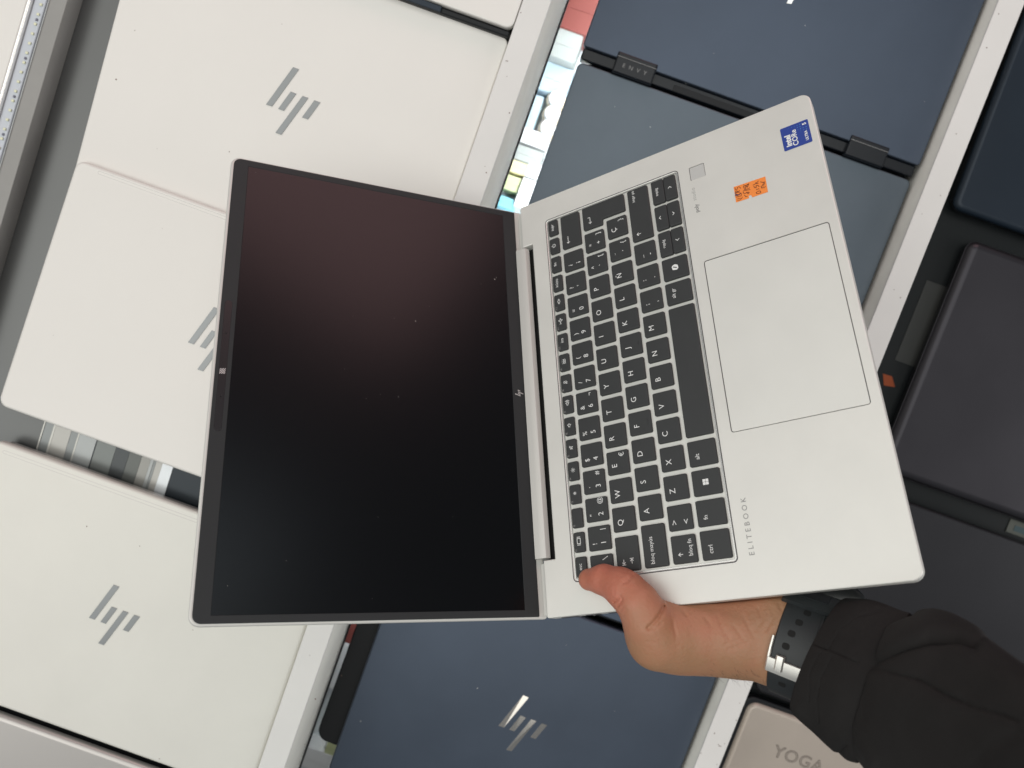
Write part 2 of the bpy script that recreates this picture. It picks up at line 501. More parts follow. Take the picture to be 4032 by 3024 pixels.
reflection_boxes("red_reflection", [g(440, 200), g(500, 220), g(470, 365), g(425, 370)], 0.02, 0, M['refl_red'], "dull red box standing in for a reflection by the rail below the held screen")
reflection_boxes("white_reflection", [g(425, 375), g(450, 375), g(350, 665), g(320, 650)], 0.02, 0, M['refl_white'], "narrow white box standing in for a reflection between the rail and the black laptop")
reflection_boxes("lime_reflection", [g(300, 985), g(370, 985), g(350, 1060), g(300, 1060)], 0.0, 0, M['refl_green'], "olive packet standing in for a reflection below the black laptop's corner", "packet")
reflection_boxes("white_reflection", [g(190, 1030), g(320, 1060), g(300, 1160), g(160, 1140)], 0.0, 0, M['refl_white'], "white crinkled box standing in for a reflection in the gap at the bottom edge")
area("gap_fill_light", (-0.012, 0.05, 0.125), (-0.0121, 0.05, -0.03), 0.03, 0.75, 1.9, (0.90, 0.97, 1.0))  # unseen lamp added to brighten the boxes in the gap

# ------------------------------------------------------------------ displayed laptops
def display_laptop(name, label, corners, rad, z1, thick, lidm, bodym, group, edge=0.0012):
    cx = sum(p[0] for p in corners) / 4
    cy = sum(p[1] for p in corners) / 4
    r = empty(name, label, "laptop", (cx, cy, z1 - thick), group)
    L = [(p[0] - cx, p[1] - cy) for p in corners]
    lt = 0.0062
    put("lid", slab(L, rad, thick - lt, thick, edge, 0.0004, n=8, bs=5), lidm, r)
    put("base", slab(outline(L, rad, 0.0012, 1), 0.0004, 0, thick - lt - 0.0012, 0.0005, 0.003, n=1), bodym, r)
    return r, cx, cy
GW, GN, GD = "white laptops on the upper step", "navy laptops on the middle step", "dark laptops on the front step"
def add_logo(r, cx, cy, ox, oy, s, z, m):
    for q in logo_quads(ox, oy, s):
        put("logo_bar", slab([(x - cx, y - cy) for x, y in q], 0.0001, z + 0.00015, z + 0.00045, 0.0001, 0.0001, n=1, bs=1), m, r)

z = 0.280
w0, cx, cy = display_laptop("laptop", "white laptop cut off by the top edge, above the dark slot", [(-.400, .2072), (-.0924, .2072), (-.0924, .420), (-.400, .420)], .006, z + .004, .018, M['white'], M['champagne'], GW)
hb0 = put("hinge_cover", box(-.15, -.1115, .003, .1525, -.1068, .0135, .0012), M['black'], w0)
put("hinge_cap", box(-.0035, -.1117, .0138, .0965, -.1070, .0155, .0006), M['navy_dark'], hb0)
z = 0.274; kz = (CAM_H - z) / 0.62
sc_ = lambda L: [(x * kz, y * kz) for x, y in L]
w1, cx, cy = display_laptop("laptop", "white laptop with a grey slanted-bar logo, above the held screen's top corner", sc_([(-.3868, -.013), (-.0924, -.013), (-.0924, .2012), (-.3945, .2012)]), .006, z, .016, M['white'], M['champagne'], GW)
add_logo(w1, cx, cy, -.2569 * kz, .0909 * kz, kz, .016, M['logo'])
z = 0.280
w2, cx, cy = display_laptop("laptop", "white laptop half hidden behind the held screen, its slanted logo cut off", [(-.3922, -.2108), (-.0924, -.2108), (-.0924, .0006), (-.3875, .0006)], .008, z, .016, M['white'], M['champagne'], GW, .0022)
add_logo(w2, cx, cy, -.2583, -.1085, 1.0, .016, M['logo'])
gr = ribbon([[(-.3675 - cx, -.0030 - cy), (-.094 - cx, -.0040 - cy)]], .0016, .0163)
put("antenna_line", join(ribbon([[(-.3670 - cx, -.0026 - cy), (-.094 - cx, -.0030 - cy)]], .0004, .01605), ribbon([[(-.3670 - cx, -.0049 - cy), (-.094 - cx, -.0053 - cy)]], .0004, .01605), ribbon([arc(-.3670 - cx, -.00375 - cy, .0012, 90, 270, 8)], .0004, .01605)), M['champagne'], w2)
w3, cx, cy = display_laptop("laptop", "white laptop with a dark grey slanted-bar logo, below the slot of grey strips", [(-.3870, -.4569), (-.0924, -.4569), (-.0924, -.2392), (-.3870, -.2392)], .008, z, .016, M['white_b'], M['champagne'], GW, .0030)
add_logo(w3, cx, cy, -.2669, -.3558, 1.0, .016, M['logo'])
put("antenna_line", join(ribbon([[(-.3750 - cx, -.0037 - .2412 - cy), (-.094 - cx, -.2449 - cy)]], .0004, .01605), ribbon([[(-.3750 - cx, -.2475 - cy), (-.094 - cx, -.2475 - cy)]], .0004, .01605), ribbon([arc(-.3750 - cx, -.2462 - cy, .0013, 90, 270, 8)], .0004, .01605)), M['champagne'], w3)
w4, cx, cy = display_laptop("laptop", "silver grey laptop at the bottom left corner, beyond the last white one", [(-.3870, -.690), (-.0924, -.690), (-.0924, -.4640), (-.3870, -.4640)], .010, z, .016, M['champagne'], M['black'], GW, .0045)

def lid_speck(r, zl, u, v, rad, m):
    p = at(u, v, zl) - r.location
    dr_ = random.Random(int(u))
    put("speck", slab([(p.x + rad * dr_.uniform(.6, 1.4) * math.cos(a_), p.y + rad * dr_.uniform(.6, 1.4) * math.sin(a_)) for a_ in (0, 1.2, 2.4, 3.7, 5)], .00002, p.z + .00003, p.z + .00012, .00002, .00002, n=1, bs=1), m, r)
for r_, zl, L_ in ((w1, .274, [(457, 313, .0007), (903, 597, .0006), (531, 120, .0004), (619, 586, .0003), (1890, 57, .0004), (1110, 95, .0003)]), (w3, .280, [(342, 2073, .0006), (550, 2150, .0005), (628, 2988, .0004), (760, 2480, .0004)]), (w2, .280, [(640, 900, .0003), (210, 1320, .0003)])):
    for u, v, q_s in L_:
        lid_speck(r_, zl, u, v, q_s, M['speck'])
z = 0.180
n1, cx, cy = display_laptop("laptop", "navy laptop with black hinge tabs under its lid, cut off by the top edge", [(-.0430, .2500), (.2790, .2500), (.2790, .470), (-.0430, .470)], .003, z, .018, M['navy'], M['hinge'], GN)
hz = put("hinge_cover", box(-.1595, -.1203, .002, .1600, -.1102, .0142, .0012), M['hinge'], n1)
for (x0, x1) in ((-.0106, .0270), (.2118, .2482)):
    t = put("hinge_tab", slab(rect(x0 - cx, .2370 - cy, x1 - cx, .2555 - cy), .0006, .012, .0200, .0016, .0002), M['hinge'], n1)
    put("tab_ridge", box(x0 - cx + .0004, .2508 - cy, .0201, x1 - cx - .0004, .2513 - cy, .0206, .0001), M['faint'], t)
    if x0 < 0:
        put("lettering", text("ENVY", .0036, (x0 + x1) / 2 - cx, .2443 - cy, .0204, space=2.3), M['faint'], t)
put("vent", box(.0470 - cx, .2400 - cy, .0143, .1750 - cx, .2455 - cy, .0150, .0002), M['black'], n1)
pt = at(3108, 8, z)
put("logo_bar", slab([(pt.x - .002 - cx, pt.y - .002 - cy), (pt.x + .0022 - cx, pt.y - .0012 - cy), (pt.x + .004 - cx, pt.y + .010 - cy), (pt.x - .001 - cx, pt.y + .010 - cy)], .0001, .0181, .0184, .0001, .0001, n=1, bs=1), M['logo_navy'], n1)
n2, cx, cy = display_laptop("laptop", "slate blue laptop between the rails, below the hinge with two black tabs", [(-.0420, .012), (.2790, .012), (.2790, .2368), (-.0415, .2368)], .005, z - .004, .016, M['slate'], M['black'], GN)
n3, cx, cy = display_laptop("laptop", "navy laptop showing only a triangle beside the thumb", [(-.0420, -.2405), (.2790, -.2405), (.2790, .006), (-.0420, .006)], .005, z - .003, .016, M['navy'], M['black'], GN)
put("hinge_cover", box(-.150, -.1255, .003, .150, -.1235, .013, .0008), M['black'], n3)
put("port", box(.0215, -.1262, .0128, .0315, -.1242, .0139, .0004), M['steel_b'], n3)
n4, cx, cy = display_laptop("laptop", "navy laptop with a chrome slanted-bar logo, below the hand", [(-.0420, -.478), (.2792, -.478), (.2792, -.2472), (-.0420, -.2472)], .005, z, .018, M['navy'], M['black'], GN, .0022)
for q, (h0, h1, h2, h3) in zip(logo_quads(.0991, -.3763, 1.088), ((.2, .2, 1.2, .2), (.2, .2, 1.0, .2), (.9, .2, .2, .2), (.2, .2, .5, .5))):
    P_ = [(x - cx, y - cy, .0180 + h * .001) for (x, y), h in zip(q, (h0, h1, h2, h3))]
    B_ = [(x - cx, y - cy, .0179) for (x, y) in q]
    fan = [(0, 1, 3), (1, 2, 3)] if h2 > .9 else [(0, 1, 2), (0, 2, 3)]
    put("logo_bar", frompy(P_ + B_, fan + [(i_, 4 + i_, 4 + (i_ + 1) % 4, (i_ + 1) % 4) for i_ in range(4)]), M['logo_navy'], n4)
kb, cx, cy = display_laptop("laptop", "plain black laptop peeping out left of the navy one by the rail", [(-.0660, -.4640), (.2000, -.4640), (.2000, -.2600), (-.0635, -.2600)], .012, .1590, .0165, M['black'], M['black'], GN)

z = 0.100
d1, cx, cy = display_laptop("laptop", "very dark navy laptop at the right edge, topmost of the front step", [(.3566, .2510), (.690, .2510), (.690, .480), (.3520, .480)], .010, z, .018, M['navy_dark'], M['black'], GD, .0055)
d2, cx, cy = display_laptop("laptop", "dark grey laptop with a rounded corner at the right edge, beside the touchpad", [(.3868, -.0215), (.7100, -.0215), (.7100, .2288), (.3868, .2288)], .010, z, .018, M['graphite'], M['black'], GD, .0085)
d3, cx, cy = display_laptop("laptop", "dark purple grey laptop partly under the black sleeve", [(.3510, -.2868), (.7100, -.2868), (.7100, -.0425), (.3510, -.0425)], .010, z, .018, M['graphite_dim'], M['black'], GD, .0035)
d4, cx, cy = display_laptop("laptop", "bronze laptop lettered YOGA at the bottom edge beside the sleeve", [(.3520, -.530), (.690, -.530), (.690, -.2985), (.3520, -.2985)], .011, z, .017, M['bronze'], M['black'], GD, .0050)
put("black_bezel", slab([(p[0] - cx, p[1] - cy) for p in rect(.3455, -.535, .696, -.2940)], .014, .004, .0135, .002, .001), M['black'], d4)
EN = mat("engraved_letters", (.075, .058, .05), .4, .4)
yl = put("lettering", text("YOGA", .0132, .4225 - cx, -.3412 - cy, .01712, fat=.00022, space=1.06), EN, d4)
put("lettering_core", text("YOGA", .0132, .4225 - cx, -.3412 - cy, .01720, fat=-.00042, space=1.06), M['bronze'], yl)
for r_, zl, L_ in ((n2, .176, [(2560, 500, .0004), (2700, 330, .0003), (2420, 420, .0003)]), (n1, .180, [(2810, 210, .0003), (3170, 100, .0003), (3640, 400, .0003)]), (n4, .180, [(1880, 2710, .0004), (1420, 2840, .0004), (2230, 2540, .0003), (2420, 2800, .0003)])):
    for u, v, q_s in L_:
        lid_speck(r_, zl, u, v, q_s, M['railside'])
# plates painted as a grey and an orange mirror reflection in the slot beside the second rail
P0, P1 = at(3624, 1092, .0835), at(3608, 1447, .0835)
tag(put("grey_reflection_plate", box(.3395 + .028, P1.y, .0816, .3985, P0.y, .0822, .0002), mat("plate_reflection_grey", (.036, .038, .036), .30, .2)), "dull grey plate painted as a reflection in the dark slot between the rail and the dark grey laptop", "reflection plate")
P = at(3490, 1500, .0822)
st = put("price_sticker", slab([(P.x - .0060, P.y + .0060), (P.x - .0005, P.y - .0052), (P.x + .0110, P.y - .0030), (P.x + .0038, P.y + .0065)], .0002, .0816, .0820, .0001, .0001, n=1, bs=1), mat("orange_reflection", (.26, .055, .015), .8))  # dim orange of a mirrored sticker, painted as a thin patch
tag(st, "dull orange patch painted as a mirrored sticker on the black shelf beside the held laptop's front edge", "sticker")
for (u0, v0, u1, v1) in ((3985, 60, 4030, 20), (3972, 180, 3990, 200), (3948, 275, 3968, 215)):
    pass
lp = empty("edge_reflections", "pale plates standing in for mirror reflections in the slot right of the second rail at the top right", "clip", (.306, .30, .0816))  # flat plates added in place of mirror reflections
for (ya, yb) in ((.395, .430), (.345, .378), (.305, .333)):
    put("edge_reflection_plate", box(.002, ya - .30, .0002, .038, yb - .30, .012, .0008), M['steel_b'], lp)

Pa, Pb = at(3978, 2052, .083), at(4060, 2118, .083)
cl2 = empty("slot_mirror_bit", "pale green grey plate standing in for a mirror reflection in the slot between two dark laptops at the right edge", "card", ((Pa.x + Pb.x) / 2, (Pa.y + Pb.y) / 2, .0816))  # plate painted as the mirrored bit in this slot
wx, wy = abs(Pb.x - Pa.x) / 2, .0075
put("mirror_bit_body", box(-wx, -wy, 0, wx, wy, .0010, .0003), mat("grey_green_reflection", (.075, .08, .068), .6), cl2)
put("mirror_bit_stripe", box(-wx * .5, -wy * .5, .0011, wx * .7, wy * .3, .0014, .0001), mat("dark_teal_reflection", (.03, .06, .07), .6), cl2)

# ------------------------------------------------------------------ the held laptop
LT = empty("laptop", "open silver laptop held up in the hand, with black screen and Spanish keyboard", "laptop", matrix=MD)
W, D, TH = 0.3155, 0.2244, 0.0165
hw = W / 2
OUT = [(-hw, -D), (hw, -D), (hw, 0), (.1210, 0), (.1210, -.0090), (-.1205, -.0090), (-.1205, 0), (-hw, 0)]
ORAD = [.0062, .0062, .0012, .0003, .0003, .0003, .0003, .0012]
KX, KY0, KY1 = .1368, -.1298, -.0221
PX, PY0, PY1 = .0602, -.2185, -.1380
FX0, FX1, FY0, FY1 = .1242, .1350, -.1491, -.1382
well, pad_h, fp_h = rect(-KX, KY0, KX, KY1), rect(-PX, PY0, PX, PY1), rect(FX0, FY0, FX1, FY1)
bev = .0007
deck = plate(outline(OUT, ORAD, bev), [outline(well, .0025, 0), outline(pad_h, .002, 0), outline(fp_h, .0008, 0)], 0.0,
             outer_walls=[(outline(OUT, ORAD, bev * .3), -bev * .3), (outline(OUT, ORAD, 0), -bev), (outline(OUT, ORAD, 0), -.0095), (outline(OUT, ORAD, .0030), -TH)],
             hole_walls=[[(outline(well, .0025, .0005), -.0004), (outline(well, .0025, .0005), -.0016), (outline(well, .0025, .0013), -.0017)],
                         [(outline(pad_h, .002, 0), -.0012)], [(outline(fp_h, .0008, 0), -.0010)]])
put("deck", deck, M['silver'], LT)
put("keyboard_tray", slab(outline(well, .0025, .0010, 6), .0001, -.0030, -.0014, .0001, .0001, n=1, bs=1), M['silver'], LT)
put("keyboard_rim", ribbon([outline(well, .0025, .00085, 6) + outline(well, .0025, .00085, 6)[:1]], .0007, -.0006), M['rim'], LT)
put("keyboard_groove", ribbon([outline(well, .0025, -.00022, 6) + outline(well, .0025, -.00022, 6)[:1]], .00055, .00010), M['groove'], LT)
put("touchpad", slab(outline(pad_h, .002, .00050, 6), .0001, -.0012, -.0002, .0002, .0001, n=1, bs=2), M['pad'], LT)
put("touchpad_groove", ribbon([outline(pad_h, .002, .0002, 6) + outline(pad_h, .002, .0002, 6)[:1]], .0004, -.0007), M['groove'], LT)
put("fingerprint_reader", slab(outline(fp_h, .0008, .00035, 6), .0001, -.0010, -.0002, .0001, .0001, n=1, bs=1), mat("fingerprint_metal", (0.63, 0.625, 0.605), 0.4, 0.3), LT)
put("fingerprint_groove", ribbon([outline(fp_h, .0008, .00015, 6) + outline(fp_h, .0008, .00015, 6)[:1]], .0003, -.0007), M['groove'], LT)
put("bottom_cover", slab(outline(rect(-hw, -D, hw, -.010), .006, .004, 6), .0001, -TH - .0012, -TH - .0002, .0004, .0004, n=1), M['silver'], LT)
for (y0, y1) in ((-.052, -.042), (-.036, -.026), (-.020, -.008)):
    put("side_port", box(-hw - .0003, y0, -.0085, -hw + .001, y1, -.0045, .0002), M['groove'], LT)

# keys -------------------------------------------------------------
_km = {}
ZK = .0007
def key(x0, y1, x1, y0, pts=None):
    cx, cy = (x0 + x1) / 2, (y0 + y1) / 2
    if pts is None:
        w, h = round(x1 - x0, 4), round(y1 - y0, 4)
        if (w, h) not in _km:
            _km[(w, h)] = slab(rect(-w / 2, -h / 2, w / 2, h / 2), .0011, -.0014, ZK, .0006, .0001, n=4, bs=3)
        me = _km[(w, h)]
    else:
        me = slab([(x - cx, y - cy) for x, y in pts], .0011, -.0014, ZK, .0006, .0001, n=4, bs=3)
    o = put("key", me, M['key'], LT)
    o.location = (cx, cy, 0)
    return o
ZL = ZK + .00006
def leg(k, me, m='print', name="legend"):
    put(name, me, M[m], k)
def T(k, s, x, y, size=.0037, m='print', align='CENTER', **kw):
    leg(k, text(s, size, x, y, ZL, align, **kw), m)
def R(k, lines, w=.00036, m='print'):
    leg(k, ribbon([[(x / 1000, y / 1000) for x, y in l] for l in lines], w, ZL), m)

P1U, KW = .01873, .0157
ROWY = [(-.0243, -.0321), (-.0350, -.0508), (-.0536, -.0692), (-.0722, -.0878), (-.0908, -.1064), (-.1094, -.1273)]
def krow(r, x0, x1):
    return key(x0, ROWY[r][0], x1, ROWY[r][1])
# function row
fn_names = ['esc'] + ['f%d' % i for i in range(1, 13)] + ['inicio', 'fin', 'power', 'supr']
for i, nme in enumerate(fn_names):
    c = -.1281 + i * .01602
    k = krow(0, c - .00655, c + .00655)
    if nme in ('esc', 'inicio', 'fin', 'supr'):
        T(k, nme, 0, .0004, .0024)
    elif nme == 'power':
        R(k, [arc(0, .3, 1.3, 125, 415, 16), [(0, .6), (0, 2.2)]], .0004)
    else:
        T(k, nme, -.0058, .0024, .0014, 'grey_print', 'LEFT')
    if nme == 'f1':
        R(k, [[(-1, -1.1), (2.4, -1.1), (2.4, 1.2), (-1, 1.2), (-1, -1.1)], [(-1.9, -1.2), (-1.9, 1.3)], [(3.3, -1.2), (3.3, 1.3)]], .0004)
    if nme in ('f3', 'f4'):
        rr_, r0 = (1.6, .55) if nme == 'f4' else (1.15, .45)
        R(k, [arc(.6, 0, r0, 0, 360, 10)] + [[(.6 + math.cos(a) * rr_ * .62, math.sin(a) * rr_ * .62), (.6 + math.cos(a) * rr_, math.sin(a) * rr_)] for a in [i_ * math.pi / 4 for i_ in range(8)]], .0003)
    if nme in ('f5', 'f6', 'f7'):
        sp = [[(-.6, -.5), (0, -.5), (1, -1.3), (1, 1.3), (0, .5), (-.6, .5), (-.6, -.5)]]
        if nme == 'f5':
            sp.append([(-.9, -1.3), (1.9, 1.3)])
        if nme in ('f6', 'f7'):
            sp.append(arc(.7, 0, 1.0, -40, 40, 5))
        if nme == 'f7':
            sp += [arc(.7, 0, 1.7, -45, 45, 6), arc(.7, 0, 2.3, -45, 45, 6)]
        R(k, sp, .0003)
    if nme == 'f8':
        R(k, [[(.1, .2), (.1, 1.4), (1.1, 1.4), (1.1, .2), (.1, .2)], arc(.6, .3, 1.2, 200, 340, 7), [(.6, -.9), (.6, -1.5)], [(-.6, -1.3), (1.8, 1.4)]], .0003)
    if nme == 'f9':
        R(k, [[(-1, -1.2), (2.2, -1.2), (2.2, .4), (-1, .4), (-1, -1.2)], [(-.6, -.1), (1.8, -.1)], [(-.3, -.8), (1.5, -.8)], [(.6, 1), (.6, 1.7)], [(-.8, 1), (-1.1, 1.5)], [(2, 1), (2.3, 1.5)]], .00026)
    if nme == 'f10':
        T(k, 'ins', .0010, 0, .0024)
    if nme == 'f11':
        R(k, [[(-1.4, -.1), (.2, .35), (1.0, 1.5), (1.5, 1.5), (1.1, .35), (2.3, .3), (2.7, 0), (2.3, -.3), (1.1, -.35), (1.5, -1.5), (1.0, -1.5), (.2, -.35), (-1.4, .1)], [(-1.4, -.1), (-1.9, .9)], [(-1.4, .1), (-1.9, -.9)]], .0003)
    if nme == 'f12':
        R(k, [[(.6, -1.1), (1.7, 0), (.6, 1.1), (-.5, 0), (.6, -1.1)], [(-.5, .8), (-1.4, 0), (-.5, -.8)], [(1.7, .8), (2.6, 0), (1.7, -.8)]], .0003)
    if nme == 'f10':
        pass
# number row
def number(k, main, up, alt=None):
    T(k, main, -.0033, -.0032, .0036)
    T(k, up, -.0036, .0031, .0032)
    if alt:
        T(k, alt, .0053, -.0030, .0032)
k = krow(1, -.1343, -.1220)
T(k, 'ª', -.0038, .0031, .0032); T(k, 'º', -.0036, -.0030, .0036); R(k, [[(2.6, -1.2), (4.6, -5.0)]], .0004)
nums = [('1', '!', '|'), ('2', '"', '@'), ('3', '·', '#'), ('4', '$', None), ('5', '%', None), ('6', '&', '¬'), ('7', '/', None), ('8', '(', None), ('9', ')', None), ('0', '=', None), ("'", '?', None), ('¡', '¿', None)]
for i, (a, b, c_) in enumerate(nums):
    c = -.1113 + i * .01872
    number(krow(1, c - KW / 2, c + KW / 2), a, b, c_)
k = krow(1, .1063, .1345)
R(k, [[(-10.4, 2.6), (-4.4, 2.6)], [(-9.2, 3.8), (-10.4, 2.6), (-9.2, 1.4)]], .0004)
# qwerty row
k = krow(2, -.1345, -.1128)
R(k, [[(-6.4, 2.8), (-3.6, 2.8)], [(-5.3, 3.9), (-6.4, 2.8), (-5.3, 1.7)], [(-6.9, 1.5), (-6.9, 4.1)], [(-6.6, -2.7), (-3.8, -2.7)], [(-4.9, -1.6), (-3.8, -2.7), (-4.9, -3.8)], [(-3.3, -4.0), (-3.3, -1.4)]], .0004)
for i, ch_ in enumerate("QWERTYUIOP"):
    c = -.1017 + i * .01873
    k = krow(2, c - KW / 2, c + KW / 2)
    T(k, ch_, -.0021, .0022)
    if ch_ == 'E':
        T(k, '€', .0050, -.0034, .0034)
for i, (a, b, c_) in enumerate([('`', '^', '['), ('+', '*', ']')]):
    c = -.1017 + (10 + i) * .01873
    k = krow(2, c - KW / 2, c + KW / 2)
    T(k, b, -.0028, .0026, .0034); T(k, a, -.0024, -.0034, .0034); T(k, c_, .0050, -.0034, .0034)
k = key(.1156, ROWY[2][0], .1347, ROWY[3][1], [(.1203, ROWY[3][1]), (.1347, ROWY[3][1]), (.1347, ROWY[2][0]), (.1156, ROWY[2][0]), (.1156, ROWY[2][1]), (.1203, ROWY[2][1])])
R(k, [[(-5.4, 11), (-.2, 11), (-.2, 12.8)], [(-4.2, 12.2), (-5.4, 11), (-4.2, 9.8)]], .0004)
# home row
k = krow(3, -.1343, -.1079)
T(k, 'bloq mayús', -.0112, .0020, .0026, align='LEFT')
for i, ch_ in enumerate("ASDFGHJKLÑ"):
    c = -.0971 + i * .01875
    k = krow(3, c - KW / 2, c + KW / 2)
    T(k, ch_, -.0021, .0022)
    if ch_ in 'FJ':
        leg(k, box(-.0016, -.0058, ZK - .0001, .0016, -.0053, ZK + .0003, .0001), 'key', "ridge")
for i, (a, b, c_) in enumerate([("´", '¨', '{'), ('Ç', None, '}')]):
    c = -.0971 + (10 + i) * .01875
    k = krow(3, c - KW / 2, c + KW / 2)
    if b:
        T(k, b, -.0030, .0022, .0034); T(k, a, -.0022, -.0038, .0034)
    else:
        T(k, a, -.0021, .0022)
    T(k, c_, .0048, -.0034, .0034)
# lower row
k = krow(4, -.1342, -.1172)
R(k, [[(-4.4, 2.2), (-1.8, 2.2)], [(-3.1, .9), (-3.1, 3.6)]][1:] + [[(-4.2, 2.4), (-3.1, 3.7), (-2.0, 2.4)]], .0004)
T(k, 'bloq fn', -.0046, -.0042, .0026, align='LEFT')
k = krow(4, -.1142, -.0985)
R(k, [[(-4.2, 5.0), (-1.6, 3.9), (-4.2, 2.8)], [(-1.6, -2.6), (-4.2, -3.7), (-1.6, -4.8)]], .00042)
for i, ch_ in enumerate("ZXCVBNM"):
    c = -.0875 + i * .01875
    k = krow(4, c - KW / 2, c + KW / 2)
    T(k, ch_, -.0021, .0022)
for i, (a, b) in enumerate([(',', ';'), ('.', ':'), ('-', '_')]):
    c = -.0875 + (7 + i) * .01875
    k = krow(4, c - KW / 2, c + KW / 2)
    T(k, b, -.0030, .0030, .0034); T(k, a, -.0026, -.0036, .0034)
k = krow(4, .0919, .1346)
R(k, [[(-16.4, 1.0), (-16.4, 3.9)], [(-17.6, 2.7), (-16.4, 4.0), (-15.2, 2.7)]], .0004)
T(k, 'impr pa', .0152, .0034, .0022)
# bottom row
k = krow(5, -.1342, -.1168); T(k, 'ctrl', -.0024, .0030, .0027)
k = krow(5, -.1142, -.0982); T(k, 'fn', -.0026, .0034, .0027)
k = krow(5, -.0955, -.0795)
for a, b in ((0, 0), (1.9, 0), (0, 1.9), (1.9, 1.9)):
    leg(k, slab(rect((a - 1.7) / 1000, (b - 1.4) / 1000, (a + .05) / 1000, (b + .35) / 1000), .0001, ZK, ZK + .00008, .00002, .00002, n=1, bs=1), 'print', "emblem")
k = krow(5, -.0769, -.0606); T(k, 'alt', -.0022, .0032, .0027)
k = krow(5, -.0577, .0327)
k = krow(5, .0355, .0515); T(k, 'alt gr', -.0002, .0034, .0025)
k = krow(5, .0540, .0702)
leg(k, slab([(-.0022, -.0012), (-.0010, -.0024), (.0013, -.0022), (.0024, -.0002), (.0016, .0018), (.0006, .0022), (-.0016, .0018)], .0008, ZK, ZK + .00008, .00002, .00002, n=3, bs=1), 'print', "emblem")
leg(k, ribbon([[(-.0006, -.0014), (.0006, .0012)]], .0007, ZK + .00012), 'key', "emblem_slot")
ym = -.1187
for x0, up, dn in ((.0728, 'repág', '<'), (.0941, '^', 'v'), (.1155, 'avpág', '>')):
    ku = key(x0, -.1094, x0 + .0191, ym + .0001)
    kd = key(x0, ym - .0001, x0 + .0191, -.1275)
    if up == '^':
        R(ku, [[(-1.3, .4), (0, 1.6), (1.3, .4)]], .0004)
        R(kd, [[(-1.3, .9), (0, -.3), (1.3, .9)]], .0004)
    else:
        T(ku, up, 0, .0010, .0021)
        sg = 1 if dn == '>' else -1
        R(kd, [[(-.6 * sg, 1.5), (.7 * sg, .2), (-.6 * sg, -1.1)]], .0004)

# print and stickers on the palm rest -------------------------------
put("lettering", text("ELITEBOOK", .0031, -.1176, -.1388, .00012, space=1.62), M['grey_print'], LT)
put("lettering", text("poly", .0027, .1012, -.1394, .00012, fat=.0001), M['grey_print'], LT)
put("lettering", text("studio", .0027, .1130, -.1389, .00012, space=1.1), mat("pale_grey_print", (.42, .415, .40), .6), LT)
bs_ = put("processor_sticker", slab(rect(.1198, -.2200, .1377, -.2021), .0008, .0001, .00022, .00005, .00005), M['blue'], LT)
def dpx(x, y):
    p = dk(3000 + x / 7.2133, 430 + y / 7.2133)
    return p[0], p[1]
zt = .0003
x, y = dpx(760, 905); put("lettering", text("intel", .0036, x, y, zt, fat=.00022), M['print'], bs_)
x, y = dpx(940, 810); put("lettering", text("CORe", .0033, x, y, zt, fat=.00010), M['print'], bs_)
x, y = dpx(1275, 745); put("lettering", text("ULTRA", .0017, x, y, zt, fat=.00008), M['print'], bs_)
x, y = dpx(1205, 415); put("lettering", text("5", .0023, x, y, zt, fat=.00012), M['print'], bs_)
dots = []
for (a, b, s) in [(1075, 437, 1), (1085, 498, 1), (1098, 560, 1), (1110, 625, .7), (1000, 467, .9), (1010, 525, .85), (1022, 588, .7), (920, 493, .7), (935, 555, .5), (845, 525, .7), (1175, 530, 1), (1190, 590, .9), (1258, 500, 1), (1270, 560, .9), (1125, 685, .4), (765, 555, .4)]:
    x, y = dpx(a, b)
    dots.append(slab(arc(x, y, .00026 * s + .00004, 0, 300, 5), .00001, zt - .00004, zt, .00001, .00001, n=1, bs=1))
put("dots", join(*dots), M['cyan'], bs_)
def opx(x, y):
    p = dk(2850 + x / 8.296, 650 + y / 8.296)
    return p[0], p[1]
notch = [opx(*q) for q in [(935, 1055), (915, 1020), (895, 990), (865, 982), (835, 995), (818, 1030), (830, 1085)]]
ost = [opx(*q) for q in [(1445, 880), (1355, 375), (322, 722), (405, 1222)]]
pl = ost[:1] + ost[1:2] + ost[2:3] + ost[3:4] + notch[::-1]
os_ = put("price_sticker", slab(pl, .00012, .0001, .00022, .00004, .00004, n=2, bs=1), M['orange'], LT)
strokes = [[(440, 1150), (525, 1150), (585, 1095), (620, 1045)], [(450, 1100), (570, 1085)], [(400, 1055), (570, 1015), (580, 955), (555, 905)], [(390, 1010), (450, 985), (540, 945)], [(375, 930), (470, 890), (560, 935)],
           [(370, 905), (520, 860)], [(375, 900), (395, 855), (440, 850), (455, 890), (525, 835)], [(365, 745), (395, 820), (440, 800), (450, 740), (500, 715), (545, 745), (550, 775)],
           [(785, 1020), (730, 1040), (670, 980)], [(640, 870), (640, 920), (700, 935), (790, 890), (835, 905), (800, 945), (740, 890)], [(875, 805), (640, 850)], [(720, 780), (660, 780), (690, 810), (830, 770), (840, 740)],
           [(640, 690), (650, 735), (700, 720), (720, 770)], [(700, 680), (770, 735), (800, 690), (740, 690)], [(640, 650), (720, 680), (790, 640), (825, 615), (810, 660), (760, 640)],
           [(1090, 945), (1060, 910), (1130, 860), (1190, 850), (1215, 890), (1180, 925), (1100, 945)], [(1070, 805), (1100, 780)], [(1080, 825), (1110, 800)], [(1130, 780), (1155, 775)], [(1140, 805), (1165, 795)],
           [(985, 690), (1010, 750), (1065, 740), (1060, 680), (1115, 670), (1165, 715)], [(955, 665), (1060, 610), (1140, 525)], [(1040, 580), (1080, 615), (1140, 600)],
           [(1370, 705), (1320, 745), (1240, 755), (1225, 700), (1270, 680), (1310, 700)], [(1340, 660), (1275, 640), (1345, 600), (1280, 570), (1355, 555)], [(1195, 560), (1280, 575), (1355, 555)]]
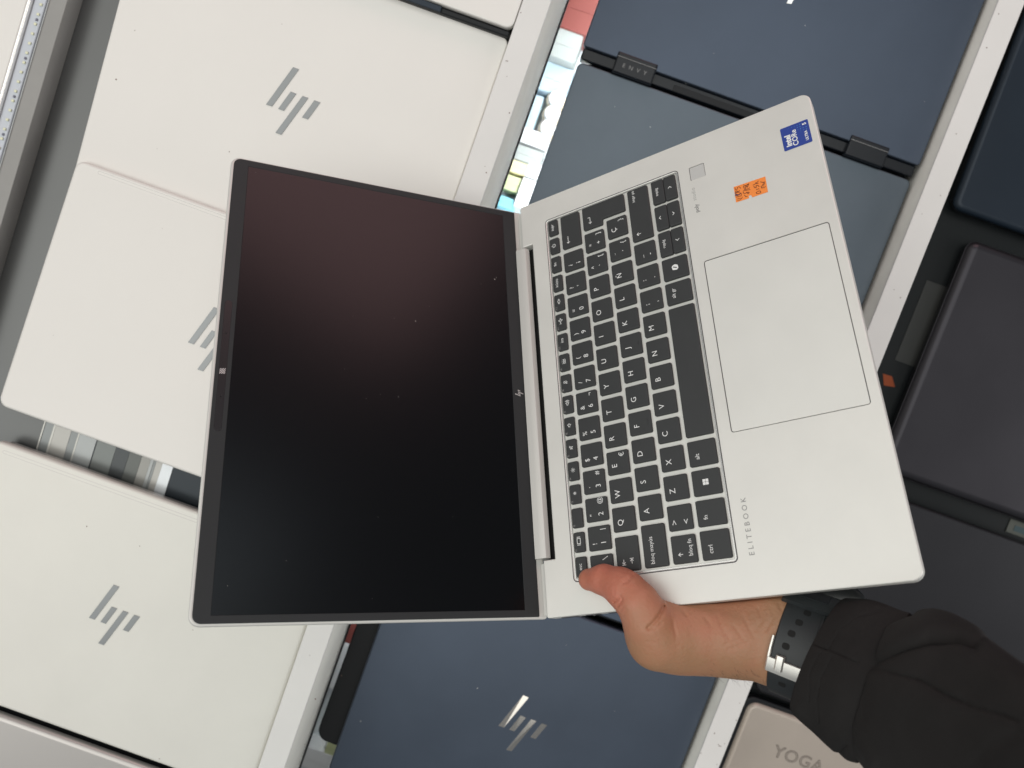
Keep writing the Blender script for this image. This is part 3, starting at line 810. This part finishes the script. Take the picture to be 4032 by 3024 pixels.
lines = [[opx(*q) for q in s] for s in strokes]
put("handwriting", join(*[ribbon([l], .00034, .00030 + .000008 * i) for i, l in enumerate(lines)]), M['ink'], os_)
put("scribble", join(*[ribbon([[opx(*q) for q in s]], .0004, .00052 + .000008 * i) for i, s in enumerate([[(370, 1020), (430, 960), (500, 990), (550, 940)], [(370, 940), (440, 1010), (520, 960)]])]), M['ink_blue'], os_)
# worn marks
smud = ribbon([[(p[0] / 1000, p[1] / 1000) for p in arc(-121.5, -57.5, 2.8, 60, 240, 10)]], .00035, ZL)

# lid ----------------------------------------------------------------
th = math.radians(124.74970618944916)
U = Vector((0, -math.cos(th), math.sin(th)))
NN = Vector((1, 0, 0)).cross(U)
ML = Matrix(((1, U.x, NN.x, 0), (0, U.y, NN.y, .0062), (0, U.z, NN.z, -.0012), (0, 0, 0, 1)))
def lid(name, me, m, parent=None, **kw):
    me.transform(ML)
    return put(name, me, m, parent or LT, **kw)
lid_c = lid("lid_cover", slab(rect(-hw, -.0060, hw, .2150), [.002, .002, .0065, .0065], -.0058, -.0004, .0012, .0016, n=8, bs=4), M['lidedge'])
G = rect(-.1563, 0, .1563, .2131)
SCR = rect(-.1520, .0100, .1515, .2036)
bz = plate(outline(G, [.0008, .0008, .005, .005], .0005, 8), [outline(SCR, .0004, 0, 2)], .0004,
           outer_walls=[(outline(G, [.0008, .0008, .005, .005], .0001, 8), .0002), (outline(G, [.0008, .0008, .005, .005], 0, 8), -.0003)],
           hole_walls=[[(outline(SCR, .0004, .0004, 2), -.0001)]])
lid("bezel", bz, M['bezel'])
scr_o = lid("screen", slab(outline(SCR, .0004, .0002, 2), .0001, -.0003, .00005, .00005, .00005, n=1, bs=1), M['panel'])
DUST = mat("dust_grey", (.45, .43, .40), .9)
dr = random.Random(11)
for (x, y, r_) in [(.0925, .0200, .00050), (.0940, .0185, .00030), (.0480, .0830, .00045)] + [(dr.uniform(-.148, .148), dr.uniform(.014, .199), dr.uniform(.00012, .00026)) for _ in range(14)]:
    me_ = slab([(x + r_ * dr.uniform(.6, 1.3) * math.cos(a_), y + r_ * dr.uniform(.5, 1.2) * math.sin(a_)) for a_ in (0, 1.3, 2.5, 3.8, 5.1)], .00001, .00006, .00012, .00001, .00001, n=1, bs=1)
    me_.transform(ML)
    put("dust_speck", me_, DUST, scr_o)
cb = lid("camera_bar", slab(rect(-.0440, .2062, .0452, .2108), .0022, .0003, .00055, .0001, .0001, n=8, bs=1), M['slot'])
shutter = []
SQ = outline(rect(-.0064, .2068, -.0026, .2104), .0008, 0, 4)
for i in range(-3, 4):
    c0 = i * .00078
    # diagonal bars clipped to the little square
    ln = []
    for t in np.linspace(-.003, .003, 25):
        x, y = -.0045 + c0 + t * .72, .2086 + c0 * .6 - t * .7
        if -.0064 < x < -.0026 and .2068 < y < .2104:
            ln.append((x, y))
    if len(ln) > 2:
        shutter.append([ln[0], ln[-1]])
sh_ = ribbon(shutter, .00042, .0006)
sh_.transform(ML)
put("camera_shutter", sh_, M['logo_light'], cb)
for x in (.0215, -.0215):
    sh_ = slab(arc(x, .2085, .0005, 0, 315, 7), .00001, .0005, .0006, .00001, .00001, n=1, bs=1); sh_.transform(ML)
    put("microphone_hole", sh_, M['hole'], cb)
for q in logo_quads(-.0018, .0043, .125):
    lid("logo_bar", slab(q, .00003, .0004, .0005, .00002, .00002, n=1, bs=1), M['logo_light'])
# hinge bar: rounded cover in the notch of the deck
prof = [(.0055, .0010), (.0020, .0009), (-.0018, .0005), (-.0025, .0001), (-.0030, -.0007), (-.0041, -.0030), (-.0036, -.0040), (-.0020, -.0060), (.0040, -.0140), (.0075, -.0040)]
V = [(x, y, zz) for x in (-.1190, .1196) for y, zz in prof]
n_ = len(prof)
Fc = [(i, (i + 1) % n_, n_ + (i + 1) % n_, n_ + i) for i in range(n_)] + [tuple(range(n_ - 1, -1, -1)), tuple(range(n_, 2 * n_))]
put("hinge_bar", frompy(V, Fc, True, 28), M['barrel'], LT)
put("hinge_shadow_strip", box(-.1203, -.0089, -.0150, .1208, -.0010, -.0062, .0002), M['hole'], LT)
for sx in (-1, 1):
    put("hinge_block", box(*( (-.1560, .0006, -.0150, -.1215, .0068, -.0045) if sx < 0 else (.1216, .0006, -.0150, .1560, .0068, -.0045)), .0008), M['lidedge'], LT)

# ------------------------------------------------------------------ the person's hand and forearm
mm = 1000.0
CAMD = np.array(RD.T @ (np.array([0, 0, CAM_H]) - TD)) * mm
def g4(a, b, zz):
    return dk(2200 + a / 1.8433, 2050 + b / 1.8433, zz / mm) * mm
def s5(a, b, zz):
    return dk(2800 + a / 1.7955, 2200 + b / 1.7955, zz / mm) * mm
h_ = 0.85
LO = np.array([-216., -196., -66.]); HI = np.array([-36., -18., 34.])
dims = np.ceil((HI - LO) / h_).astype(int)
ax = [LO[i] + h_ * np.arange(dims[i]) for i in range(3)]
SD = np.full(dims, 40.0, np.float32)
def sub(lo, hi):
    i0 = np.maximum(((lo - LO) / h_).astype(int), 0)
    i1 = np.minimum(((hi - LO) / h_).astype(int) + 2, dims)
    sl = tuple(slice(a, b) for a, b in zip(i0, i1))
    X, Y, Z = np.meshgrid(ax[0][sl[0]], ax[1][sl[1]], ax[2][sl[2]], indexing='ij')
    return sl, np.stack([X, Y, Z], -1).astype(np.float32)
def cone_d(Pt, a, b, ra, rb, sq=None):
    ab = b - a
    t = np.clip(((Pt - a) @ ab) / max(ab @ ab, 1e-6), 0, 1)
    d = Pt - (a + t[..., None] * ab)
    if sq is not None:
        axis, f = sq
        d = d + (d @ axis)[..., None] * axis * (f - 1)
    return np.sqrt((d * d).sum(-1)) - (ra + (rb - ra) * t)
def smin(a, b, k):
    hh = np.clip(0.5 + 0.5 * (b - a) / k, 0, 1)
    return b * (1 - hh) + a * hh - k * hh * (1 - hh)
def limb(chain, k=5.0, sq=None):
    for (a, ra), (b, rb) in zip(chain[:-1], chain[1:]):
        a, b = np.asarray(a, np.float32), np.asarray(b, np.float32)
        m_ = max(ra, rb) + 16
        sl, Pt = sub(np.minimum(a, b) - m_, np.maximum(a, b) + m_)
        SD[sl] = smin(SD[sl], cone_d(Pt, a, b, ra, rb, sq).astype(np.float32), k)
# frame of the forearm: axis A towards the elbow, E1 across, E2 towards the viewer
wc = dk(3172, 2540, -.034) * mm
ti = math.radians(34)
A = RD.T @ (WC @ np.array([.97 * math.cos(ti), .235 * math.cos(ti), -math.sin(ti)])); A /= np.linalg.norm(A)
vd = CAMD - wc; vd /= np.linalg.norm(vd)
E1 = np.cross(A, vd); E1 /= np.linalg.norm(E1)
E2 = np.cross(E1, A)
if E2 @ vd < 0: E2 = -E2
WR1, WR2 = 29.5, 22.0
# thumb over the deck edge
limb([(g4(222, 428, 7.6), 6.9), (g4(330, 430, 9.6), 9.0), (g4(440, 472, 11.5), 10.6), (g4(492, 512, 12.5), 11.6), (g4(575, 602, 12.5), 12.4), (g4(652, 738, 8), 14.6), (g4(722, 850, -2), 16.6)], 3.5)
# thenar and wrist
limb([(g4(722, 846, -2), 16.2), (g4(880, 832, -14), 19.3), (g4(1090, 828, -24), 20.0), (g4(1290, 846, -29), 20.0), (wc + E1 * 9 - A * 20, 20.5)], 8)
limb([(g4(722, 846, -2), 16.2), (g4(880, 832, -14), 19.3), (g4(1090, 828, -24), 20.0), (g4(1290, 846, -29), 20.0), (wc - E1 * 9 - A * 20, 20.5)], 8)
limb([(g4(800, 740, -18), 14), (g4(1100, 700, -31), 18), (g4(1350, 690, -34), 18), (wc - E1 * 5 - A * 16, 20)], 8)
limb([(wc - A * 12, WR1 - 1.2), (wc + A * 14, WR1 - .6), (wc + A * 60, WR1 + 3)], 6, (E2.astype(np.float32), WR1 / WR2))
# palm and fingers under the laptop
limb([((-150, -84, -37), 17), ((-148, -112, -38), 17), ((-158, -136, -36), 18)], 8)
limb([((-150, -84, -37), 16), ((-126, -72, -36), 13)], 8)
limb([((-148, -112, -38), 16), ((-126, -104, -36), 13)], 8)
for chain in ([(-132, -66, -33), (-100, -55, -29.5), (-78, -48, -27.5), (-60, -43, -26.5)], [(-130, -84, -34), (-93, -76, -29.5), (-68, -71, -27.5), (-48, -68, -26.5)],
              [(-130, -102, -34), (-96, -98, -29.5), (-73, -95, -27.5), (-54, -94, -26.5)], [(-134, -120, -33), (-106, -119, -29), (-88, -119, -27), (-73, -119, -26)]):
    limb([(p, r) for p, r in zip(chain, (10.5, 9.2, 8.4, 7.4))], 4)
# creases, set by where they lie on the skin
sl, Pt = sub(LO, HI)
Dv = Pt - CAMD.astype(np.float32)
# pixel of every voxel in the photo crop used for tracing
cw = (Dv.reshape(-1, 3) @ RD.T.astype(np.float32)) @ WC.astype(np.float32)
PU = ((cw[:, 0] / cw[:, 2] * F_PX + PW / 2) - 2200) * 1.8433
PV = ((cw[:, 1] / cw[:, 2] * F_PX + PH / 2) - 2050) * 1.8433
PU = PU.reshape(Pt.shape[:3]); PV = PV.reshape(Pt.shape[:3])
def crease(pts, w, depth):
    best = np.full(PU.shape, 1e9, np.float32)
    for (a, b) in zip(pts[:-1], pts[1:]):
        vx, vy = b[0] - a[0], b[1] - a[1]
        t = np.clip(((PU - a[0]) * vx + (PV - a[1]) * vy) / (vx * vx + vy * vy), 0, 1)
        best = np.minimum(best, np.hypot(PU - a[0] - t * vx, PV - a[1] - t * vy))
    global SD
    SD += depth * np.exp(-(best / w) ** 2)
crease([(764, 622), (748, 655), (725, 700), (690, 742), (650, 775)], 12, 2.0)
crease([(645, 790), (700, 780), (745, 745)], 10, 0.9)
crease([(540, 392), (515, 420), (495, 440), (470, 452)], 9, 1.0)
crease([(402, 588), (430, 570), (448, 545)], 8, 1.3)
crease([(428, 618), (452, 590), (460, 565)], 8, 1.3)
crease([(450, 650), (468, 625)], 8, 0.9)
crease([(470, 690), (490, 640)], 9, 0.6)
crease([(660, 540), (690, 560)], 8, 0.4)
for c_ in ([(905, 660), (925, 690)], [(1060, 700), (1110, 770)], [(1150, 690), (1190, 790), (1240, 860)], [(1270, 760), (1330, 850)], [(1340, 700), (1420, 850)], [(1450, 640), (1480, 720), (1420, 800)], [(1540, 620), (1560, 700), (1500, 800)], [(830, 730), (850, 840)],
           [(1200, 900), (1330, 860)], [(1230, 930), (1380, 880)], [(1600, 600), (1620, 660)]):
    crease(c_, 9, 0.65)
# flesh stops at the laptop: rounded box cut out of it
bx0 = np.array([-hw * mm - .15, -D * mm - .3, -TH * mm - 1.4], np.float32); bx1 = np.array([hw * mm, 20, .25], np.float32)
q_ = np.maximum(bx0 - Pt, Pt - bx1)
bd = np.minimum(q_.max(-1), 0) + np.sqrt((np.maximum(q_, 0) ** 2).sum(-1))
SD = -smin(-SD, bd.astype(np.float32), 1.2)
# end the forearm inside the sleeve
SD = np.maximum(SD, ((Pt - wc.astype(np.float32)) @ A.astype(np.float32)) - 42)
try:
    import openvdb as vdb
except ImportError:
    import pyopenvdb as vdb
grid = vdb.FloatGrid()
grid.copyFromArray(np.ascontiguousarray(SD))
pts, quads = grid.convertToQuads(isovalue=0.0)
pts = (pts * h_ + LO) / mm
me = bpy.data.meshes.new("person")
me.from_pydata([tuple(p) for p in pts], [], [tuple(int(i) for i in q[::-1]) for q in quads])
me.validate()
bm = bmesh.new(); bm.from_mesh(me)
# keep the largest connected piece only
seen, best = set(), []
for v in bm.verts:
    if v.index in seen:
        continue
    stack, comp = [v], []
    seen.add(v.index)
    while stack:
        a = stack.pop(); comp.append(a)
        for e in a.link_edges:
            b = e.other_vert(a)
            if b.index not in seen:
                seen.add(b.index); stack.append(b)
    if len(comp) > len(best):
        best = comp
keep = set(v.index for v in best)
bmesh.ops.delete(bm, geom=[v for v in bm.verts if v.index not in keep], context='VERTS')
bmesh.ops.smooth_vert(bm, verts=bm.verts, factor=0.4, use_axis_x=True, use_axis_y=True, use_axis_z=True)
bmesh.ops.recalc_face_normals(bm, faces=bm.faces)
bm.to_mesh(me); bm.free()
me.polygons.foreach_set("use_smooth", [True] * len(me.polygons))
# blood-red of the pressed thumb, tan of the wrist: pigment stored per vertex
at_ = me.attributes.new("flush", 'FLOAT', 'POINT')
co = np.empty(len(me.vertices) * 3); me.vertices.foreach_get("co", co); co = co.reshape(-1, 3) * mm
tp, ip = g4(330, 430, 10), g4(560, 560, 12)
d1_ = np.linalg.norm(co - tp, axis=1); d2_ = np.linalg.norm(co - ip, axis=1); d3_ = np.linalg.norm(co - g4(1150, 640, -12), axis=1)
fl = np.exp(-(d1_ / 22) ** 2) + .55 * np.exp(-(d2_ / 22) ** 2) + .35 * np.exp(-(d3_ / 22) ** 2)
at_.data.foreach_set("value", np.clip(fl, 0, 1).astype(np.float32))
SK = mat("skin", (.42, .21, .125), .50, sss=.15, bump=(520, .9))
nt = SK.node_tree; b = nt.nodes["Principled BSDF"]
an = nt.nodes.new("ShaderNodeAttribute"); an.attribute_name = "flush"
tc = nt.nodes.new("ShaderNodeTexCoord")
no = nt.nodes.new("ShaderNodeTexNoise"); no.inputs["Scale"].default_value = 60; no.inputs["Detail"].default_value = 5
nt.links.new(tc.outputs["Object"], no.inputs["Vector"])
ad = nt.nodes.new("ShaderNodeMath"); ad.operation = 'MULTIPLY_ADD'
ad.inputs[1].default_value = .9; ad.inputs[2].default_value = -.40
nt.links.new(no.outputs["Fac"], ad.inputs[0])
sm_ = nt.nodes.new("ShaderNodeMath"); sm_.operation = 'ADD'; sm_.use_clamp = True
nt.links.new(ad.outputs[0], sm_.inputs[0]); nt.links.new(an.outputs["Fac"], sm_.inputs[1])
cr_ = nt.nodes.new("ShaderNodeValToRGB")
cr_.color_ramp.elements[0].color = (.375, .195, .105, 1)
cr_.color_ramp.elements[1].color = (.52, .175, .115, 1)
nt.links.new(sm_.outputs[0], cr_.inputs[0]); nt.links.new(cr_.outputs[0], b.inputs["Base Color"])
person = put("person", me, SK)
person.matrix_world = MD
tag(person, "hand and forearm in a black sleeve gripping the silver laptop's side, thumb on the keyboard", "person")

# thumb nail
nb_ = g4(246, 494, 6.2)
V = []
nx = (g4(340, 500, 6) - g4(160, 490, 6)); nx /= np.linalg.norm(nx)
nn_ = np.cross(nx, np.array([0, 0, 1.])); nn_ /= np.linalg.norm(nn_)
if nn_ @ (g4(222, 600, 6) - g4(222, 430, 6)) < 0: nn_ = -nn_
nz = np.cross(nx, nn_); nb_ = nb_ + nn_ * .15
nv, nf = [], []
for i in range(9):
    for j in range(9):
        a, b_ = (i / 8 - .5) * 2, (j / 8 - .5) * 2
        sc = math.sqrt(max(0, 1 - .55 * a ** 4))
        p = nb_ + nx * a * 5.4 + nz * b_ * 4.6 * sc + nn_ * (-.55 * b_ * b_ - .5 * a * a)
        nv.append(p / mm)
for i in range(8):
    for j in range(8):
        nf.append((i * 9 + j, i * 9 + j + 1, i * 9 + j + 10, i * 9 + j + 9))
nm = frompy(nv, nf, True)
o = put("thumb_nail", nm, M['nail'], person)
sl_ = o.modifiers.new("thick", 'SOLIDIFY'); sl_.thickness = .0006; sl_.offset = 0

# ---- sleeve: loft over stations, folds pressed in along traced lines
FWD = np.array([0, 0, 1.]) @ WC @ RD                # camera's forward direction in laptop coordinates
def station(u1, v1, u2, v2, zz, r2):
    "ring of the sleeve between two traced outline points, middle at height zz over the keyboard plane"
    c = s5((u1 + u2) / 2, (v1 + v2) / 2, zz)
    dep = (c - CAMD) @ FWD
    k = dep / F_PX / 1.7955
    e1 = np.array([(u2 - u1) / 2 * k, (v2 - v1) / 2 * k, 0]) @ WC @ RD if False else (np.array([(u2 - u1) / 2 * k, (v2 - v1) / 2 * k, 0.0]) @ np.eye(3))
    e1 = RD.T @ (WC @ e1)
    return (c, e1, r2)
def loft(stations, nseg, nring, thick=None):
    C = np.array([s[0] for s in stations]); R1 = np.array([s[1] for s in stations]); R2 = np.array([s[2] for s in stations])
    L = np.concatenate([[0], np.cumsum(np.linalg.norm(np.diff(C, axis=0), axis=1))])
    ts = np.linspace(0, L[-1], nring)
    def cub(y):
        # smooth interpolation through the stations
        m_ = np.gradient(y, L, axis=0)
        out = []
        for t in ts:
            i = min(np.searchsorted(L, t, side='right') - 1, len(L) - 2); i = max(i, 0)
            hgt = L[i + 1] - L[i]; s = (t - L[i]) / hgt
            out.append((2 * s**3 - 3 * s**2 + 1) * y[i] + (s**3 - 2 * s**2 + s) * hgt * m_[i] + (-2 * s**3 + 3 * s**2) * y[i + 1] + (s**3 - s**2) * hgt * m_[i + 1])
        return np.array(out)
    c, r1, r2 = cub(C), cub(R1), cub(R2)
    V = []
    for i in range(nring):
        for j in range(nseg):
            f = 2 * math.pi * j / nseg
            V.append(c[i] + r1[i] * math.cos(f) + E2 * r2[i] * math.sin(f))
    Fc = [(i * nseg + j, i * nseg + (j + 1) % nseg, (i + 1) * nseg + (j + 1) % nseg, (i + 1) * nseg + j) for i in range(nring - 1) for j in range(nseg)]
    return np.array(V), Fc, c
def px5(P):
    d = P - CAMD
    w_ = (d @ RD.T) @ WC
    return ((w_[:, 0] / w_[:, 2] * F_PX + PW / 2) - 2800) * 1.7955, ((w_[:, 1] / w_[:, 2] * F_PX + PH / 2) - 2200) * 1.7955
def fold(P, cen, line, w, depth):
    u, v = px5(P)
    best = np.full(len(P), 1e9)
    for a, b in zip(line[:-1], line[1:]):
        vx, vy = b[0] - a[0], b[1] - a[1]
        t = np.clip(((u - a[0]) * vx + (v - a[1]) * vy) / (vx * vx + vy * vy), 0, 1)
        best = np.minimum(best, np.hypot(u - a[0] - t * vx, v - a[1] - t * vy))
    vis = ((P - cen) @ E2) > -4
    return np.where(vis, depth * np.exp(-(best / w) ** 2), 0)
CL = np.array([.0, 0, 0])
sta = [station(1330, 385, 1010, 1395, 2, 30), station(1450, 370, 1060, 1450, 5, 38), station(1580, 360, 1120, 1530, 12, 40), station(1790, 440, 1260, 1700, 24, 41), station(1985, 565, 1500, 1960, 40, 42), station(2180, 700, 1800, 2250, 60, 44), station(2600, 960, 2200, 2650, 90, 46)]
P, Fc, cc = loft(sta, 180, 190)
cen = np.repeat(cc, 180, axis=0)
rad = (P - cen); rad /= np.linalg.norm(rad, axis=1)[:, None]
disp = np.zeros(len(P))
for line, w_, dp in [([(1880, 628), (1750, 588), (1560, 588), (1400, 640), (1260, 705), (1120, 765)], 40, -6.0),
                     ([(1230, 650), (1400, 560), (1560, 470), (1720, 455), (1850, 540)], 85, 1.6),
                     ([(1440, 395), (1330, 430), (1230, 480), (1150, 545)], 30, -3.0),
                     ([(1130, 775), (1320, 825), (1500, 870), (1700, 985), (1900, 1060), (2220, 1150)], 24, -2.0),
                     ([(1180, 900), (1400, 980), (1620, 1080)], 120, 1.6),
                     ([(1900, 1480), (2050, 1330), (2212, 1240)], 80, -2.5),
                     ([(1060, 1000), (1050, 1150), (1090, 1300), (1170, 1420)], 38, 2.2),
                     ([(1750, 720), (1980, 860), (2212, 960)], 90, 2.0)]:
    disp += fold(P, cen, line, w_, dp)
P = P + rad * disp[:, None]
sl_m = frompy(P / mm, Fc, True)
FAB = mat("black_knit", (.019, .0175, .0172), .86, spec=.25, bump=(1700, .6), mottle=(40, .15))
sleeve = put("sleeve", sl_m, FAB, person)
sol = sleeve.modifiers.new("thick", 'SOLIDIFY'); sol.thickness = .0022; sol.offset = -1
# ribbed cuff
sta = [station(965, 290, 585, 1070, -22, 27.5), station(1005, 292, 625, 1110, -20, 29), station(1140, 300, 740, 1200, -13, 31), station(1280, 345, 860, 1320, -5, 32), station(1360, 375, 960, 1420, -1, 31), station(1420, 390, 1030, 1440, 2, 28)]
P, Fc, cc = loft(sta, 240, 60)
cen = np.repeat(cc, 240, axis=0)
rad = (P - cen); rad /= np.linalg.norm(rad, axis=1)[:, None]
ang = np.tile(np.arange(240), 60)
disp = .25 * np.cos(ang * math.pi) + np.zeros(len(P))
for line, w_, dp in [([(700, 605), (830, 650), (1000, 720), (1060, 745)], 12, -.9), ([(860, 640), (930, 520), (1050, 440), (1200, 400)], 9, -.5), ([(720, 1000), (720, 820), (780, 690), (850, 640)], 8, -.45), ([(790, 1150), (775, 1000), (800, 850), (880, 700)], 8, -.45), ([(640, 1050), (760, 1180), (870, 1320)], 40, 2.0), ([(880, 1380), (960, 1320)], 30, -2.0)]:
    disp += fold(P, cen, line, w_, dp)
P = P + rad * disp[:, None]
cuff = put("cuff", frompy(P / mm, Fc, True), FAB, person)
sol = cuff.modifiers.new("thick", 'SOLIDIFY'); sol.thickness = .0024; sol.offset = -1

# ------------------------------------------------------------------ wristwatch, worn strap side up
watch = empty("wristwatch", "black rubber strap watch with steel buckle on the wrist beside the cuff", "wristwatch", matrix=MD)
def ring_pt(phi, s, off=0.0):
    return wc + A * s + E1 * (WR1 + off) * math.cos(phi) + E2 * (WR2 + off) * math.sin(phi)
def hit(a, b, off=0.0):
    "where the sight line of a traced strap point meets the strap: angle and distance along the arm"
    d = g4(a, b, 0) - CAMD; d /= np.linalg.norm(d)
    o = CAMD - wc
    dx, dy, ox, oy = d @ E1 / (WR1 + off), d @ E2 / (WR2 + off), o @ E1 / (WR1 + off), o @ E2 / (WR2 + off)
    aa, bb, c_ = dx * dx + dy * dy, 2 * (dx * ox + dy * oy), ox * ox + oy * oy - 1
    t = (-bb - math.sqrt(max(bb * bb - 4 * aa * c_, 0))) / (2 * aa)
    p = CAMD + d * t - wc
    return math.atan2(p @ E2 / (WR2 + off), p @ E1 / (WR1 + off)), p @ A
def band(phi0, phi1, s0, s1, t0, t1, n=60, edge=.7):
    "curved bar over the strap cylinder, thickness t0..t1"
    V, Fc = [], []
    full = abs(phi1 - phi0) > 6.28
    prof = [(s0, t0), (s0, t1 - edge), (s0 + edge, t1), (s1 - edge, t1), (s1, t1 - edge), (s1, t0)]
    m_ = len(prof)
    k_ = n if full else n + 1
    for i in range(k_):
        f = phi0 + (phi1 - phi0) * i / n
        for s, t in prof:
            V.append(ring_pt(f, s, t) / mm)
    for i in range(n):
        j = (i + 1) % k_
        for q in range(m_):
            r_ = (q + 1) % m_
            Fc.append((i * m_ + q, i * m_ + r_, j * m_ + r_, j * m_ + q))
    if not full:
        Fc += [tuple(range(m_)), tuple(range((k_ - 1) * m_ + m_ - 1, (k_ - 1) * m_ - 1, -1))]
    bm_ = bmesh.new()
    vs = [bm_.verts.new(v) for v in V]
    for f in Fc:
        bm_.faces.new([vs[i] for i in f])
    bmesh.ops.recalc_face_normals(bm_, faces=bm_.faces)
    me_ = bpy.data.meshes.new("m"); bm_.to_mesh(me_); bm_.free()
    me_.polygons.foreach_set("use_smooth", [True] * len(me_.polygons)); me_.set_sharp_from_angle(angle=math.radians(35))
    return me_
strap = put("strap", band(0, 2 * math.pi, -12.5, 15.5, .2, 2.4, 96), M['strap'], watch)
put("strap_ridge", band(0, 2 * math.pi, 8.0, 9.6, 2.3, 3.0, 96, .3), M['strap'], strap)
for q in ((1805, 672), (1745, 740), (1690, 820), (1648, 912), (1620, 1190)):
    f, s = hit(*q, 2.4)
    V_ = [ring_pt(f + .058 * math.copysign(abs(math.sin(t_)) ** .7, math.sin(t_)), s + 2.1 * math.copysign(abs(math.cos(t_)) ** .7, math.cos(t_)), 2.50) / mm for t_ in np.linspace(0, 2 * math.pi, 17)[:-1]]
    put("strap_hole", frompy(V_, [tuple(range(16))]), M['hole'], strap)
f0, s0 = hit(1500, 985, 3.0); f1, s1 = hit(1690, 1115, 3.0)
fc = (f0 + f1) / 2
f2, s2 = hit(1590, 1060, 3.0)
bk = put("buckle", band(f2 - .13, f2 + .13, -14.0, 16.5, 2.5, 4.2, 10, .8), M['buckle'], watch)
f3, s3 = hit(1510, 930, 3.0)
put("buckle_bar", band(f2 - .50, f2 - .13, -14.0, -12.2, 1.6, 3.8, 10, .5) if f3 < f2 else band(f2 + .13, f2 + .50, -14.0, -12.2, 1.6, 3.8, 10, .5), M['buckle'], watch)
f4, s4 = hit(1605, 1032, 3.0)
put("prong", band(f4 - .13, f4 + .13, s4 - 2.4, s4 + 2.4, 2.6, 5.2, 8, .8), M['buckle'], watch)
# keeper and case, partly hidden under the laptop
f5, s5_ = hit(1810, 600, 3.2)
sg = 1 if f5 > fc else -1
kp = put("keeper", band(f5 - .12 * 1, f5 + .42 * sg, -15.5, 17.5, 2.0, 5.2, 14, 1.4), M['keeper'], watch)
put("keeper_emboss", band(f5 + .05 * sg, f5 + .26 * sg, -9, 9, 5.0, 5.6, 8, .5), M['strap'], kp)
cc_ = dk(3285, 2352, -.030) * mm
bm_ = bmesh.new()
bmesh.ops.create_uvsphere(bm_, u_segments=40, v_segments=20, radius=1.0)
for v in bm_.verts:
    x, y, zz = v.co
    sg_ = lambda t, e: math.copysign(abs(t) ** e, t)
    v.co = Vector(tuple((cc_ + A * 17 * sg_(x, .8) + E1 * 10 * sg_(y, .8) + E2 * 6.5 * sg_(zz, .6)) / mm))
me_ = bpy.data.meshes.new("m"); bm_.to_mesh(me_); bm_.free()
me_.polygons.foreach_set("use_smooth", [True] * len(me_.polygons))
put("case", me_, mat("watch_case_black", (.012, .014, .015), .3), watch)

# short dark hairs along the wrist
pm = person.data
hr = random.Random(5)
nvx = len(pm.vertices)
co_ = np.empty(nvx * 3); pm.vertices.foreach_get("co", co_); co_ = co_.reshape(-1, 3) * mm
no_ = np.empty(nvx * 3); pm.vertices.foreach_get("normal", no_); no_ = no_.reshape(-1, 3)
uu, vv = px5(co_)
gu, gv = (uu / 1.7955 + 600) * 1.8433, (vv / 1.7955 + 150) * 1.8433
facing = (no_ * (CAMD - co_)).sum(1) / np.linalg.norm(CAMD - co_, axis=1)
cand = np.where((gu > 1000) & (gu < 1500) & (gv > 960) & (gv < 1200) & (facing > -.15) & (facing < .75))[0]
HV, HF = [], []
if len(cand):
    for _ in range(60):
        i_ = int(cand[hr.randrange(len(cand))])
        p0, n0 = co_[i_], no_[i_]
        if gu[i_] < 1230 and hr.random() < .6: continue
        d0 = n0 * .75 + A * hr.uniform(.1, .9) - E1 * hr.uniform(-.3, .5); d0 /= np.linalg.norm(d0)
        ln_ = hr.uniform(2.5, 6.5)
        sd = np.cross(d0, CAMD - p0); sd /= np.linalg.norm(sd)
        p1 = p0 + d0 * ln_ * .5; p2 = p0 + d0 * ln_ + (A * .3 - n0 * .25) * ln_ * .5
        b0 = len(HV)
        for q, w__ in ((p0, .045), (p1, .04), (p2, .012)):
            HV += [tuple((q + sd * w__) / mm), tuple((q - sd * w__) / mm)]
        HF += [(b0, b0 + 1, b0 + 3, b0 + 2), (b0 + 2, b0 + 3, b0 + 5, b0 + 4)]
    put("arm_hair", frompy(HV, HF), mat("dark_hair", (.03, .022, .018), .6), person, kind="stuff")
